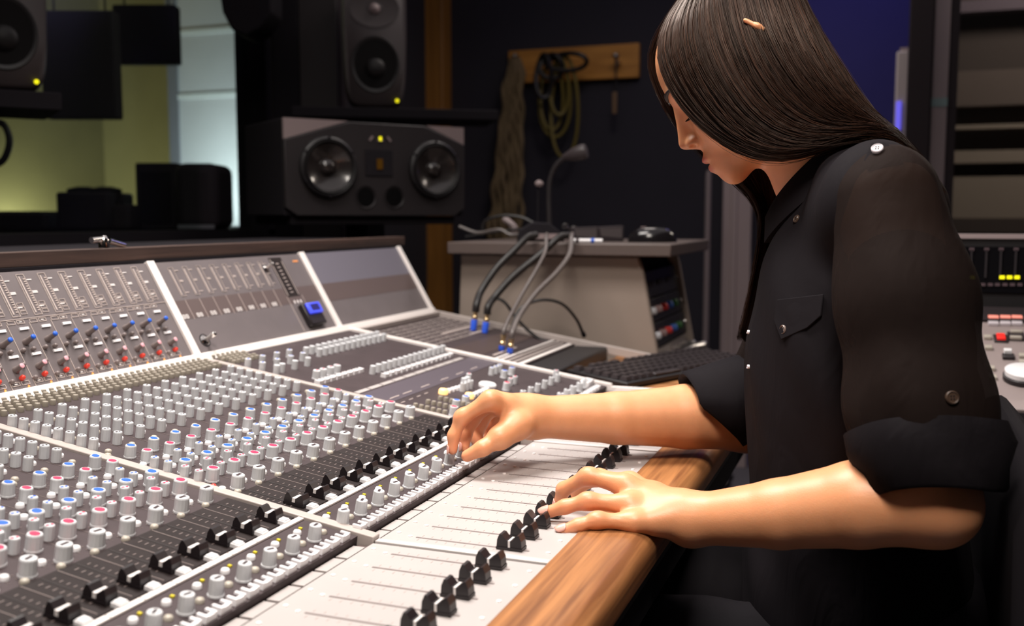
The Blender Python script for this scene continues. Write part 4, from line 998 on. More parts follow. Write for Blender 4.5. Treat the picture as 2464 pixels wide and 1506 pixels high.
jw = MB().lathe([(.030, .001), (.030, .008), (.027, .010)], 32, SAX, q).build('jog_ring', M_capblk, cs, smooth=True)
MB().lathe([(.028, .010), (.028, .017), (.024, .019), (.001, .0195)], 32, SAX, q).build('jog_wheel', M_btnw, jw, smooth=True)
mn = thing('meter_display', 'wide black meter display with yellow level marks at right', 'display', (.45, 2.08, .735))
MB().box((.10, 2.05, .735), (.80, 2.10, 1.0)).build('display_case', M_black, mn)
MB().box((.10, 2.045, 1.0), (.80, 2.10, 1.008)).build('top_bezel', M_alu, mn)
MB().box((.12, 2.046, .90), (.78, 2.05, .985)).build('display_screen', mat('screen_black', srgb(18, 17, 20), .2), mn)
def d_at(x, y): return onY(x, y, 2.045)
dm = mat('screen_mark', srgb(96, 78, 84), .5)
for x in (2338, 2374, 2409, 2445):
    a, b = d_at(x, 600), d_at(x, 668); MB().box((a[0]-.0015, 2.043, b[2]), (a[0]+.0015, 2.046, a[2])).build('level_scale', mat('scale_dim', srgb(48, 42, 46), .5), mn)
    MB().box((a[0]-.004, 2.043, a[2]-.002), (a[0]+.004, 2.046, a[2]+.003)).build('level_tick', dm, mn)
    q = d_at(x-9, 684); MB().box((q[0]-.004, 2.043, q[2]-.003), (q[0]+.004, 2.046, q[2]+.002)).build('level_tick', dm, mn)
    q = d_at(x+9, 684); MB().box((q[0]-.004, 2.043, q[2]-.003), (q[0]+.004, 2.046, q[2]+.002)).build('level_tick', dm, mn)
for x in (2340, 2411, 2429, 2447):
    q = d_at(x, 667); MB().box((q[0]-.0042, 2.042, q[2]-.0030), (q[0]+.0042, 2.046, q[2]+.0030)).build('level_mark', M_ledy2, mn)
# ---- power strip on the floor behind the armrest
q = onZ(1716, 1185, .03)
ps = thing('power_strip', 'white plugs on a power strip lying on the grey carpet', 'power strip', (q[0], q[1], 0))
MB().box((q[0]-.03, q[1]-.25, 0), (q[0]+.03, q[1]+.25, .04)).build('strip_body', M_frame, ps, bevel=.004)
for k in range(6):
    MB().lathe([(.022, 0), (.022, .03), (.016, .055)], 12, org=(q[0]+.012*(-1)**k, q[1]-.2+.08*k, .04)).build('plug', M_btnb, ps, smooth=True)
# ---- office chair
ch = thing('office_chair', 'black office chair the woman sits on', 'chair', (.03, 1.12, 0))
MB().box((-.20, .88, .43), (.25, 1.36, .50)).build('seat', M_blackm, ch, bevel=.03, seg=4)
bkp = [(.112, .56), (.135, .555), (.165, .58), (.172, .70), (.160, .80), (.135, .83), (.112, .82), (.102, .79), (.104, .68)]
MB().prism(bkp, -1.32, -.86, ((1,0,0), (0,0,1), (0,-1,0))).build('backrest', M_blackm, ch, bevel=.008)
MB().tube([(.15, 1.12, .44), (.20, 1.12, .46), (.21, 1.12, .62), (.165, 1.12, .70)], .02, 8).build('back_bracket', M_blackm, ch)
MB().lathe([(.03, .1), (.03, .3), (.02, .3), (.02, .43)], 14, org=(.03, 1.12, 0)).build('gas_lift', M_blackm, ch, smooth=True)
for k in range(5):
    a = 2*math.pi*k/5+.3; e = np.array([.03+.3*math.cos(a), 1.12+.3*math.sin(a), .07])
    lg = MB().tube([(.03, 1.12, .12), e], [.025, .018], 8).build('base_leg', M_blackm, ch)
    MB().lathe([(.03, -.012), (.03, .012)], 14, ((math.cos(a), math.sin(a), 0), (0, 0, 1), (-math.sin(a), math.cos(a), 0)), (e[0], e[1], .03)).build('castor', M_blackm, lg)
# ================================================================== the woman at the console
f32 = np.float32
def A3(p): return np.asarray(p, dtype=f32)
def sd_cone(P, a, b, ra, rb):
    a = A3(a); b = A3(b); ba = b-a; L2 = float(ba@ba)
    pa = P-a; h = np.clip((pa@ba)/L2, 0, 1)
    d = pa-h[:, None]*ba
    return np.sqrt((d*d).sum(1))-(ra+(rb-ra)*h)
def sd_ell(P, c, r, ax=None):
    q = P-A3(c)
    if ax is not None: q = q @ np.array(ax, dtype=f32).T
    r = A3(r); k0 = np.sqrt(((q/r)**2).sum(1)); k1 = np.sqrt(((q/(r*r))**2).sum(1))+1e-9
    return k0*(k0-1)/k1
def smin(a, b, k):
    h = np.maximum(k-np.abs(a-b), 0)/k
    return np.minimum(a, b)-h*h*k*.25
def smax(a, b, k): return -smin(-a, -b, k)
def chain(P, pts, rad, k=.004):
    d = None
    for i in range(len(pts)-1):
        e = sd_cone(P, pts[i], pts[i+1], rad[i], rad[i+1]); d = e if d is None else smin(d, e, k)
    return d
def mesh_sdf(regions, lo, hi, h, k=.012):
    """regions: list of (function, lo, hi); union meshed by surface nets, evaluated only near the surface"""
    lo = np.array(lo); n = (np.ceil((np.array(hi)-lo)/h).astype(int)+1); B = 12; n = ((n+B-1)//B)*B
    vals = np.ones(n, dtype=f32); nbk = n//B
    idx = np.array(np.meshgrid(*[np.arange(q) for q in nbk], indexing='ij')).reshape(3, -1).T
    cen = (lo+(idx*B+B/2)*h).astype(f32); rad = B*h*.87
    dmin = np.full(len(cen), 1.0, dtype=f32)
    act = []
    for fn, rl, rh in regions:
        inb = np.all((cen > np.array(rl)-rad) & (cen < np.array(rh)+rad), axis=1)
        if inb.any():
            d = np.full(len(cen), 1.0, dtype=f32); d[inb] = fn(cen[inb]); dmin = smin(dmin, d, k); act.append(inb)
        else: act.append(inb)
    inside = dmin < -rad*1.6
    near = np.abs(dmin) <= rad*1.9+k
    for i in np.nonzero(inside)[0]:
        a, b, c = idx[i]*B; vals[a:a+B, b:b+B, c:c+B] = -1
    off = np.array(np.meshgrid(*[np.arange(B)]*3, indexing='ij')).reshape(3, -1).T
    bl = np.nonzero(near)[0]; CH = 200
    for s in range(0, len(bl), CH):
        ids = bl[s:s+CH]
        g = (idx[ids][:, None, :]*B+off[None]).reshape(-1, 3); P = (lo+g*h).astype(f32)
        d = np.full(len(P), .5, dtype=f32)
        for (fn, rl, rh), inb in zip(regions, act):
            m_ = np.repeat(inb[ids], B**3)
            if m_.any(): d[m_] = smin(d[m_], fn(P[m_]), k)
        vals[g[:, 0], g[:, 1], g[:, 2]] = d
    neg = vals < 0
    cs = neg[:-1, :-1, :-1].astype(np.int8)
    for a in (0, 1):
        for b in (0, 1):
            for c in (0, 1):
                if a+b+c: cs = cs+neg[a:n[0]-1+a, b:n[1]-1+b, c:n[2]-1+c]
    cell = np.argwhere((cs > 0) & (cs < 8)); vid = np.full(cs.shape, -1, dtype=np.int32); vid[tuple(cell.T)] = np.arange(len(cell))
    acc = np.zeros((len(cell), 3)); cnt = np.zeros(len(cell))
    cor = [(a, b, c) for a in (0, 1) for b in (0, 1) for c in (0, 1)]
    for p in cor:
        for ax in range(3):
            if p[ax]: continue
            q = list(p); q[ax] = 1
            v0 = vals[tuple((cell+p).T)]; v1 = vals[tuple((cell+q).T)]; m_ = (v0 < 0) != (v1 < 0)
            t = np.zeros(len(cell)); t[m_] = v0[m_]/(v0[m_]-v1[m_])
            pt = cell+np.array(p)+0.0; pt[:, ax] += t
            acc[m_] += pt[m_]; cnt[m_] += 1
    V = lo+acc/cnt[:, None]*h
    faces = []
    for ax in range(3):
        o1, o2 = (ax+1) % 3, (ax+2) % 3
        sl0 = [slice(None)]*3; sl1 = [slice(None)]*3; sl0[ax] = slice(0, -1); sl1[ax] = slice(1, None)
        ch_ = neg[tuple(sl0)] != neg[tuple(sl1)]
        e = np.argwhere(ch_); e = e[(e[:, o1] > 0) & (e[:, o2] > 0) & (e[:, o1] < n[o1]-1) & (e[:, o2] < n[o2]-1)]
        s0 = neg[tuple(e.T)]
        def cid(d1, d2):
            q = e.copy(); q[:, o1] -= d1; q[:, o2] -= d2; return vid[tuple(q.T)]
        Q = np.stack([cid(1, 1), cid(0, 1), cid(0, 0), cid(1, 0)], 1)
        Q[~s0] = Q[~s0][:, ::-1]
        faces.append(Q)
    Fq = np.concatenate(faces); Fq = Fq[(Fq >= 0).all(1)]
    return V, Fq
def np_mesh(name, V, Fq, mats):
    me = bpy.data.meshes.new(name); nf = len(Fq)
    me.vertices.add(len(V)); me.vertices.foreach_set('co', V.astype(f32).ravel())
    me.loops.add(nf*4); me.loops.foreach_set('vertex_index', Fq.astype(np.int32).ravel())
    me.polygons.add(nf); me.polygons.foreach_set('loop_start', np.arange(nf, dtype=np.int32)*4)
    try: me.polygons.foreach_set('loop_total', np.full(nf, 4, dtype=np.int32))
    except Exception: pass
    me.polygons.foreach_set('use_smooth', np.ones(nf, dtype=bool))
    for q in (mats if isinstance(mats, (list, tuple)) else [mats]): me.materials.append(q)
    me.update(calc_edges=True); me.validate(); return me

YM = 1.12                                                    # her mid-plane
PER = thing('person', 'woman with long dark hair in a black shirt leaning over the console', 'person', (.0, YM, 0))
# ---- head frame: a forward, b up, c towards her left (the camera's side)
PHI = math.radians(32); PSI = math.radians(6.6)
HO = onY(1855, 170, YM)
ha = np.array([-math.cos(PHI)*math.cos(PSI), -math.cos(PHI)*math.sin(PSI), -math.sin(PHI)])
hb_ = np.array([-math.sin(PHI)*math.cos(PSI), -math.sin(PHI)*math.sin(PSI), math.cos(PHI)])
hc = np.array([math.sin(PSI), -math.cos(PSI), 0])
HM = np.array([ha, hb_, hc], dtype=f32)
def hw(a, b, c=0.): return HO+ha*a+hb_*b+hc*c
NB = onY(2015, 500, YM); NT = onY(1935, 270, YM)
def f_head(P):
    q = (P-A3(HO)) @ HM.T
    s = q.copy(); s[:, 2] = np.abs(s[:, 2])
    d = sd_ell(q, (.022, .040, 0), (.077, .068, .070))
    d = smin(d, sd_ell(q, (.052, .050, 0), (.047, .046, .060)), .03)                # forehead
    d = smin(d, sd_ell(q, (.050, -.008, 0), (.048, .068, .054)), .03)               # face
    d = smin(d, sd_cone(s, (.012, -.030, .052), (.080, -.068, .012), .013, .012), .025)   # jaw
    d = smin(d, sd_ell(q, (.089, -.0715, 0), (.0125, .0135, .017)), .014)           # chin
    d = smin(d, sd_ell(s, (.072, -.018, .035), (.024, .026, .022)), .02)            # cheek
    d = smin(d, sd_ell(s, (.090, .0300, .022), (.0135, .009, .026)), .012)          # brow
    d = smin(d, sd_ell(q, (.088, -.046, 0), (.018, .024, .028)), .014)              # mouth mound
    d = smax(d, -sd_ell(s, (.1045, .0105, .031), (.0125, .0105, .0155)), .012)      # eye socket
    d = smin(d, sd_ell(s, (.0825, .0095, .031), (.0130, .0115, .0140)), .004)       # lids
    nose = sd_cone(q, (.1035, .014, 0), (.1165, -.0165, 0), .0055, .0068)
    nose = smin(nose, sd_cone(q, (.100, .008, 0), (.105, -.020, 0), .008, .0095), .008)
    nose = smin(nose, sd_ell(s, (.1075, -.0215, .0105), (.0085, .0065, .0062)), .006)
    nose = smax(nose, -sd_ell(s, (.1105, -.0256, .0125), (.0048, .0024, .0042)), .002)
    d = smin(d, nose, .009)
    d = smin(d, sd_ell(q, (.1025, -.0445, 0), (.0088, .0046, .0205)), .006)         # upper lip
    d = smin(d, sd_ell(q, (.1005, -.0562, 0), (.0088, .0056, .0185)), .006)         # lower lip
    d = smax(d, -sd_ell(q, (.1095, -.0502, 0), (.0065, .0011, .019)), .0022)        # mouth line
    d = smin(d, sd_ell(s, (-.004, .010, .0735), (.018, .031, .0075)), .006)         # ears
    d = smin(d, sd_cone(s, (.0026, .046, .0890), (-.0075, .0275, .0910), .0026, .0030), .004)
    d = smin(d, sd_cone(s, (-.006, .028, .076), (-.004, .034, .092), .004, .003), .004)
    nk = chain(P, [NT, onY(1965, 380, YM), NB], [.050, .0475, .058], .02)
    return smin(d, nk, .022)
def lips(P):
    q = (P-HO) @ HM.T
    return np.minimum(sd_ell(q.astype(f32), (.1025, -.0445, 0), (.0098, .0052, .0205)), sd_ell(q.astype(f32), (.1005, -.0562, 0), (.0098, .0062, .0185)))
# ---- arms: joints placed where the photo shows them
SL_ = onY(2138, 492, .968); SR_ = np.array([.015, 1.275, 1.045])
EL = onY(2252, 1212, .895); ER = onY(1800, 1010, 1.235)
WL = onY(1668, 1250, .915); WR = onY(1283, 1003, 1.085)
def pp(L): return [onY(*q) for q in L]
LH = dict(
 little=(pp([(1527, 1256, .884), (1437, 1251, .873), (1392, 1264, .866), (1352, 1277, .860)]), (.0084, .0066, .0061, .0054)),
 ring=(pp([(1513, 1214, .900), (1415, 1205, .891), (1360, 1219, .886), (1313, 1234, .883)]), (.0090, .0072, .0066, .0058)),
 middle=(pp([(1505, 1168, .920), (1416, 1145, .921), (1356, 1177, .926), (1345, 1214, .930)]), (.0094, .0076, .0068, .0060)),
 index=(pp([(1517, 1162, .943), (1440, 1148, .955), (1390, 1172, .962), (1372, 1204, .966)]), (.0092, .0074, .0066, .0058)),
 thumb=(pp([(1618, 1255, .945), (1560, 1235, .968), (1512, 1226, .985), (1478, 1230, .990)]), (.0120, .0100, .0085, .0070)))
RH = dict(
 index=(pp([(1180, 962, 1.030), (1112, 1003, 1.022), (1092, 1048, 1.016), (1089, 1082, 1.013)]), (.0094, .0078, .0068, .0058)),
 middle=(pp([(1184, 962, 1.052), (1134, 1010, 1.050), (1120, 1048, 1.044), (1118, 1076, 1.038)]), (.0096, .0080, .0070, .0058)),
 ring=(pp([(1194, 968, 1.073), (1154, 1020, 1.074), (1146, 1054, 1.068), (1154, 1080, 1.058)]), (.0092, .0076, .0068, .0056)),
 little=(pp([(1208, 978, 1.092), (1180, 1028, 1.094), (1176, 1058, 1.088), (1184, 1078, 1.080)]), (.0084, .0068, .0060, .0052)),
 thumb=(pp([(1248, 1022, 1.048), (1204, 1052, 1.024), (1162, 1078, 1.008), (1124, 1097, 1.004)]), (.0125, .0102, .0086, .0068)))
def f_hand(P, Hd, W, Wpre, side):
    palm = None
    for nm in ('little', 'ring', 'middle', 'index'):
        m0 = Hd[nm][0][0]; r0 = Hd[nm][1][0]
        e = sd_cone(P, W+(m0-W)*.08, m0, .0150, r0*1.06)
        palm = e if palm is None else smin(palm, e, .012)
    t0 = Hd['thumb'][0]
    palm = smin(palm, sd_cone(P, W+(t0[0]-W)*.2, t0[0], .016, .0135), .014)
    palm = smin(palm, sd_cone(P, t0[0], t0[1], .0145, .0115), .012)
    # web between the knuckles
    palm = smin(palm, sd_cone(P, (Hd['index'][0][0]*.6+W*.4), (Hd['little'][0][0]*.6+W*.4), .0125, .0115), .012)
    fing = None
    for nm in ('little', 'ring', 'middle', 'index', 'thumb'):
        pts, rd = Hd[nm]
        e = chain(P, pts, rd, .005)
        e = smin(e, sd_cone(P, pts[1]-(pts[1]-pts[0])*.06, pts[1]+(pts[2]-pts[1])*.06, rd[1]*1.05, rd[1]*1.05), .006)      # knuckle
        fing = e if fing is None else smin(fing, e, .0018)
    d = smin(palm, fing, .010)
    return d
def f_armL(P):
    fa = EL+(WL-EL)*.30
    d = chain(P, [SL_, SL_+(EL-SL_)*.5, EL], [.043, .038, .033], .006)
    d = smin(d, chain(P, [EL, fa+np.array([0, 0, .004]), EL+(WL-EL)*.62, WL, WL+(LH['middle'][0][0]-WL)*.15], [.0340, .0375, .0310, .0230, .021], .005), .018)
    return smin(d, f_hand(P, LH, WL, EL, 1), .016)
def f_armR(P):
    d = chain(P, [SR_, SR_+(ER-SR_)*.5, ER], [.045, .040, .037], .006)
    d = smin(d, chain(P, [ER, ER+(WR-ER)*.30+np.array([0, 0, .003]), ER+(WR-ER)*.62, WR, WR+(RH['middle'][0][0]-WR)*.15], [.037, .0385, .0310, .0235, .0215], .005), .018)
    return smin(d, f_hand(P, RH, WR, ER, -1), .016)
CH = np.array([-.018, YM, .93])
def f_torso(P):
    d = sd_ell(P, CH, (.088, .135, .15))
    d = smin(d, sd_ell(P, (-.015, YM, .78), (.085, .125, .16)), .05)
    d = smin(d, sd_cone(P, SL_+np.array([-.016, 0, -.014]), SR_+np.array([-.016, 0, -.014]), .030, .030), .03)
    return smin(d, sd_cone(P, NB-np.array([0, 0, .03]), NB, .06, .052), .04)
def bb_(pts, m_): P = np.array(pts); return P.min(0)-m_, P.max(0)+m_
regs = [(f_head,)+bb_([HO+ha*.04+hb_*.02, NB, NT], .135), (f_armL,)+bb_([SL_, EL, WL]+[p for v in LH.values() for p in v[0]], .06),
        (f_armR,)+bb_([SR_, ER, WR]+[p for v in RH.values() for p in v[0]], .06), (f_torso,)+bb_([CH, SL_, SR_, (-.015, YM, .7)], .13)]
lo = np.min([r[1] for r in regs], 0); hi = np.max([r[2] for r in regs], 0)
V, Fq = mesh_sdf(regs, lo, hi, .0022)
# ---- skin material: lips and finger ends carry their own colour in an attribute
def skin_mat():
    M = bpy.data.materials.new('skin'); M.use_nodes = True; nt = M.node_tree; B = nt.nodes['Principled BSDF']
    at = nt.nodes.new('ShaderNodeAttribute'); at.attribute_name = 'tone'
    n = nt.nodes.new('ShaderNodeTexNoise'); n.inputs['Scale'].default_value = 60; n.inputs['Detail'].default_value = 4
    tc = nt.nodes.new('ShaderNodeTexCoord'); nt.links.new(tc.outputs['Object'], n.inputs['Vector'])
    mx = nt.nodes.new('ShaderNodeMix'); mx.data_type = 'RGBA'; mx.blend_type = 'MULTIPLY'
    rp = nt.nodes.new('ShaderNodeValToRGB'); rp.color_ramp.elements[0].color = (.9, .86, .84, 1); rp.color_ramp.elements[1].color = (1.05, 1.02, 1.0, 1)
    nt.links.new(n.outputs['Fac'], rp.inputs['Fac']); mx.inputs[0].default_value = 1
    nt.links.new(at.outputs['Color'], mx.inputs[6]); nt.links.new(rp.outputs['Color'], mx.inputs[7]); nt.links.new(mx.outputs[2], B.inputs['Base Color'])
    n2 = nt.nodes.new('ShaderNodeTexNoise'); n2.inputs['Scale'].default_value = 900; nt.links.new(tc.outputs['Object'], n2.inputs['Vector'])
    b = nt.nodes.new('ShaderNodeBump'); b.inputs['Strength'].default_value = .12; b.inputs['Distance'].default_value = .001
    nt.links.new(n2.outputs['Fac'], b.inputs['Height']); nt.links.new(b.outputs['Normal'], B.inputs['Normal'])
    B.inputs['Roughness'].default_value = .42
    B.inputs['Subsurface Weight'].default_value = .25; B.inputs['Subsurface Radius'].default_value = (.010, .004, .002); B.inputs['Subsurface Scale'].default_value = .5
    return M
M_skin = skin_mat()
me = np_mesh('body', V, Fq, M_skin)
tone = np.tile(np.array(srgb(226, 160, 116)), (len(V), 1))
lp = lips(V); wl = np.clip(.5-lp/.0022, 0, 1)[:, None]*((lp < .004)[:, None])
tone = tone*(1-wl)+np.array(srgb(190, 96, 88))*wl
red = np.array(srgb(232, 146, 112))
for Hd in (LH, RH):
    for nm, (pts, rd) in Hd.items():
        for j, a_ in ((1, .45), (2, .4), (3, .75)):
            dd = np.linalg.norm(V-pts[j], axis=1); w_ = (a_*np.clip(1-dd/(.016), 0, 1))[:, None]; tone = tone*(1-w_)+red*w_
at = me.attributes.new('tone', 'FLOAT_COLOR', 'POINT'); at.data.foreach_set('color', tone.astype(f32).ravel())
body = link('body', me, PER)
bvh_body = BVHTree.FromPolygons([tuple(v) for v in V.tolist()], Fq.tolist())
# finger nails
M_nail = mat('nail_pink', srgb(226, 166, 152), .3, coat=.3)
def nails(Hd, upv, names):
    for nm in names:
        pts, rd = Hd[nm]; d = pts[3]-pts[2]; d /= np.linalg.norm(d)
        u = upv-d*np.dot(upv, d); u /= np.linalg.norm(u); s = np.cross(d, u); c = pts[3]-d*.001
        m_ = MB(); vs = []; nu, nv_ = 9, 9
        for i in range(nu):
            for j in range(nv_):
                a = (i/(nu-1)-.5)*2; b = (j/(nv_-1)-.5)*2
                rr = rd[3]+.0004; ang = a*.95*math.sqrt(max(0, 1-.35*b**4)); L_ = b*.0056*math.sqrt(max(0.05, 1-.55*a*a))
                vs.append(c+d*(L_+.0012)+(u*math.cos(ang)+s*math.sin(ang))*(rr-.0009*max(0, b)**2))
        m_.add(vs, [(i*nv_+j, (i+1)*nv_+j, (i+1)*nv_+j+1, i*nv_+j+1) for i in range(nu-1) for j in range(nv_-1)])
        o = m_.build('finger_nail', M_nail, PER, smooth=True, ang=80)
        so = o.modifiers.new('solid', 'SOLIDIFY'); so.thickness = .0007; so.offset = 1
nails(LH, np.array([-.15, -.45, .88]), ('little', 'ring', 'middle', 'index'))
nails(RH, np.array([-.85, -.3, .35]), ('index', 'middle'))
# eyebrow and lashes on the visible side
M_hair = bpy.data.materials.new('hair_dark_brown'); M_hair.use_nodes = True
_n = M_hair.node_tree; _B = _n.nodes['Principled BSDF']; _B.inputs['Roughness'].default_value = .38; _B.inputs['Specular IOR Level'].default_value = .4
_B.inputs['Specular Tint'].default_value = (1, .78, .66, 1); _at = _n.nodes.new('ShaderNodeAttribute'); _at.attribute_name = 'shade'; _n.links.new(_at.outputs['Color'], _B.inputs['Base Color'])
M_brow = mat('brow_brown', srgb(38, 26, 22), .6)
for sg in (1, -1):
    bp = []
    for s in np.linspace(0, 1, 9):
        o_ = hw(.115, .030+.006*math.sin(s*2.2), sg*(.012+.034*s)); hit = bvh_body.ray_cast(Vector(o_), Vector(-ha))
        bp.append(np.array(hit[0])+ha*.0006 if hit[0] is not None else o_-ha*.02)
    MB().tube(bp, [.0012, .0024, .003, .003, .0028, .0024, .002, .0015, .0008], 6).build('eyebrow', M_brow, PER, smooth=True)
    for k in range(12):
        s = k/11; c_ = sg*(.021+.021*s); r0 = hw(.0955-.006*(s-.4)**2*4, .0035, c_); 
        MB().tube([r0-ha*.002, r0+ha*.004-hb_*.003, r0+ha*.008-hb_*.0035+hc*sg*.002*s], [.0006, .0005, .0002], 4).build('eyelash', M_brow, PER)

# ================================================================== hair
HG = [  # near side guides, front to back: (px, py, offset towards the camera)
 [(1690, -70, .015), (1622, 45, .036), (1590, 130, .050), (1612, 222, .062), (1674, 300, .074), (1748, 356, .083), (1822, 388, .088), (1890, 392, .090), (1970, 366, .088), (2050, 337, .084), (2112, 320, .074), (2165, 352, .062), (2218, 402, .050), (2260, 470, .040)],
 [(1715, -105, .015), (1668, 5, .052), (1650, 120, .076), (1700, 230, .088), (1778, 318, .093), (1870, 364, .096), (1960, 356, .094), (2050, 330, .087), (2112, 314, .077), (2165, 348, .064), (2220, 402, .050), (2262, 470, .040)],
 [(1745, -145, .015), (1722, -20, .072), (1747, 110, .091), (1802, 220, .099), (1880, 300, .101), (1970, 326, .099), (2050, 320, .090), (2115, 309, .079), (2168, 345, .064), (2222, 402, .050), (2264, 470, .040)],
 [(1805, -155, .015), (1822, -20, .077), (1857, 90, .094), (1912, 190, .099), (1982, 266, .097), (2052, 302, .090), (2117, 304, .078), (2170, 343, .062), (2224, 402, .048), (2265, 470, .040)],
 [(1860, -140, .012), (1902, -20, .052), (1942, 80, .071), (1992, 172, .079), (2050, 246, .080), (2116, 294, .073), (2172, 340, .058), (2226, 402, .045), (2266, 470, .038)],
 [(1885, -110, .0), (1932, 0, .004), (1982, 90, .010), (2038, 175, .018), (2090, 252, .026), (2137, 304, .034), (2186, 352, .038), (2232, 405, .036), (2268, 470, .034)],
 [(1860, -140, -.012), (1895, -20, -.052), (1935, 80, -.071), (1985, 172, -.079), (2040, 246, -.070), (2106, 300, -.050), (2170, 348, -.02), (2230, 405, .01), (2266, 470, .02)],
]
FGD = [  # far side curtain
 [(1690, -70, -.012), (1612, 42, -.036), (1558, 124, -.052), (1570, 200, -.064), (1625, 300, -.074), (1705, 385, -.080), (1785, 445, -.082), (1836, 505, -.080), (1826, 600, -.074), (1806, 700, -.068), (1782, 810, -.062)],
 [(1715, -105, -.012), (1668, 5, -.052), (1640, 120, -.078), (1680, 240, -.090), (1730, 340, -.094), (1805, 430, -.094), (1850, 510, -.090), (1838, 610, -.082), (1818, 710, -.076), (1794, 820, -.070)],
 [(1745, -145, -.012), (1722, -20, -.074), (1745, 110, -.094), (1780, 240, -.102), (1810, 350, -.104), (1840, 440, -.100), (1848, 520, -.094), (1838, 620, -.086), (1822, 720, -.080), (1800, 820, -.074)],
 [(1805, -155, -.012), (1822, -20, -.078), (1850, 100, -.096), (1870, 220, -.102), (1880, 340, -.104), (1880, 440, -.100), (1872, 530, -.094), (1856, 630, -.086), (1836, 730, -.08), (1812, 830, -.074)],
 [(1860, -140, -.012), (1902, -20, -.054), (1942, 90, -.074), (1960, 200, -.084), (1960, 330, -.088), (1930, 440, -.09), (1900, 540, -.09), (1874, 640, -.086), (1850, 740, -.08), (1824, 830, -.074)],
]
def gworld(G, n=32):
    out = []
    for g in G:
        P = spl([onY(x, y, YM-c) for x, y, c in g], 10)
        L_ = np.concatenate([[0], np.cumsum(np.linalg.norm(np.diff(P, axis=0), axis=1))]); t = np.linspace(0, L_[-1], n)
        out.append(np.stack([np.interp(t, L_, P[:, i]) for i in range(3)], 1))
    return np.array(out)
def lat(Gw, u):
    """Catmull-Rom across guides at u in [0, len-1]"""
    m_ = len(Gw); i = min(int(u), m_-2); t = u-i
    p1, p2 = Gw[i], Gw[i+1]; p0 = Gw[i-1] if i > 0 else 2*p1-p2; p3 = Gw[i+2] if i+2 < m_ else 2*p2-p1
    return .5*((2*p1)+(-p0+p2)*t+(2*p0-5*p1+4*p2-p3)*t*t+(-p0+3*p1-3*p2+p3)*t**3)
HV, HF, HCOL = [], [], []
def push(S, dm):
    sh = S.shape; P = S.reshape(-1, 3).astype(f32)
    for _ in range(2):
        d = f_scalp(P); m_ = d < dm
        if not m_.any(): break
        Q = P[m_]; e = .002; g = np.stack([f_scalp(Q+A3(v))-f_scalp(Q-A3(v)) for v in np.eye(3)*e], 1); g /= np.linalg.norm(g, axis=1)[:, None]+1e-9
        dd = dm[m_] if hasattr(dm, '__len__') else dm
        P[m_] = Q+g*(dd-d[m_])[:, None]
    return P.reshape(sh).astype(float)
def f_scalp(P):
    q = (P-A3(HO)) @ HM.T
    d = sd_ell(q, (.023, .040, 0), (.075, .066, .068)); d = smin(d, sd_ell(q, (.052, .050, 0), (.047, .045, .060)), .03)
    return smin(d, sd_ell(q, (.046, -.008, 0), (.046, .068, .058)), .03)
def sheet(Gw, nu, inset, colr):
    base = sum(len(v) for v in HV)
    us = np.linspace(0, len(Gw)-1, nu); S = np.array([lat(Gw, u) for u in us]); nt_ = S.shape[1]
    cen = HO+ha*.02+hb_*.03
    Din = cen-S; Din[:, :, 2] *= .6; Din /= np.linalg.norm(Din, axis=2)[:, :, None]
    S = push(S+Din*inset, .0025)
    HV.append(S.reshape(-1, 3)); HCOL.append(np.tile(colr, (nu*nt_, 1)))
    for i in range(nu-1):
        for j in range(nt_-1):
            a = base+i*nt_+j; HF.append((a, a+nt_, a+nt_+1, a+1))
def strands(Gw, N, r, thick, cols, umin=0., umax=None, wob=.0016):
    umax = len(Gw)-1 if umax is None else umax
    nt_ = Gw.shape[1]; cen = HO+ha*.02+hb_*.03; tt = np.linspace(0, 1, nt_)[None, :, None]
    base = sum(len(v) for v in HV)
    u = np.sort(rng.uniform(umin, umax, N)); P = np.array([lat(Gw, q) for q in u])
    cl = np.sin(u*37)+.6*np.sin(u*83+1)
    Din = cen-P; Din[:, :, 2] *= .6; Din /= np.linalg.norm(Din, axis=2)[:, :, None]
    off = thick*(rng.random(N)**1.5)-.0012*(cl > .4)
    P = P+Din*off[:, None, None]
    P = push(P, np.repeat(.0035+np.maximum(0., .005-off*.8), nt_))
    for _ in range(4): P[:, 1:-1] = .25*P[:, :-2]+.5*P[:, 1:-1]+.25*P[:, 2:]
    T = np.gradient(P, axis=1); T /= np.linalg.norm(T, axis=2)[:, :, None]
    Sd = np.cross(T, Din); Sd /= np.linalg.norm(Sd, axis=2)[:, :, None]
    ph = rng.uniform(0, 6.28, (2, N, 1, 1)); fr = rng.uniform(.8, 2.6, (N, 1, 1))
    P = P+Sd*(wob*np.sin(tt*fr*6.28+ph[0])*tt)-Din*(.0006*np.sin(tt*fr*5+ph[1]))
    rr = r*rng.uniform(.7, 1.3, (N, 1, 1))*np.clip(1.15-tt**3, .35, 1)
    vs = np.empty((N, nt_, 3, 3))
    for k in range(3):
        a = 2*math.pi*k/3+.5; vs[:, :, k] = P+(Sd*math.cos(a)+Din*math.sin(a))*rr
    C0 = np.array(cols)[rng.integers(len(cols), size=N)]*rng.uniform(.45, .95, (N, 1)); cc = np.repeat(C0[:, None], nt_*3, axis=1); cc[:, :, 3] = 1
    HV.append(vs.reshape(-1, 3)); HCOL.append(cc.reshape(-1, 4))
    ii = (np.arange(N)[:, None, None]*nt_+np.arange(nt_-1)[None, :, None])*3; k = np.arange(3)[None, None]; k2 = (k+1) % 3
    q = np.stack([base+ii+k, base+ii+k2, base+ii+3+k2, base+ii+3+k], -1).reshape(-1, 4); HF.extend(map(tuple, q.tolist()))
Gn = gworld(HG); Gf = gworld(FGD)
hc1 = [np.array(srgb(44, 28, 22)), np.array(srgb(58, 37, 28)), np.array(srgb(74, 47, 35)), np.array(srgb(36, 24, 20))]
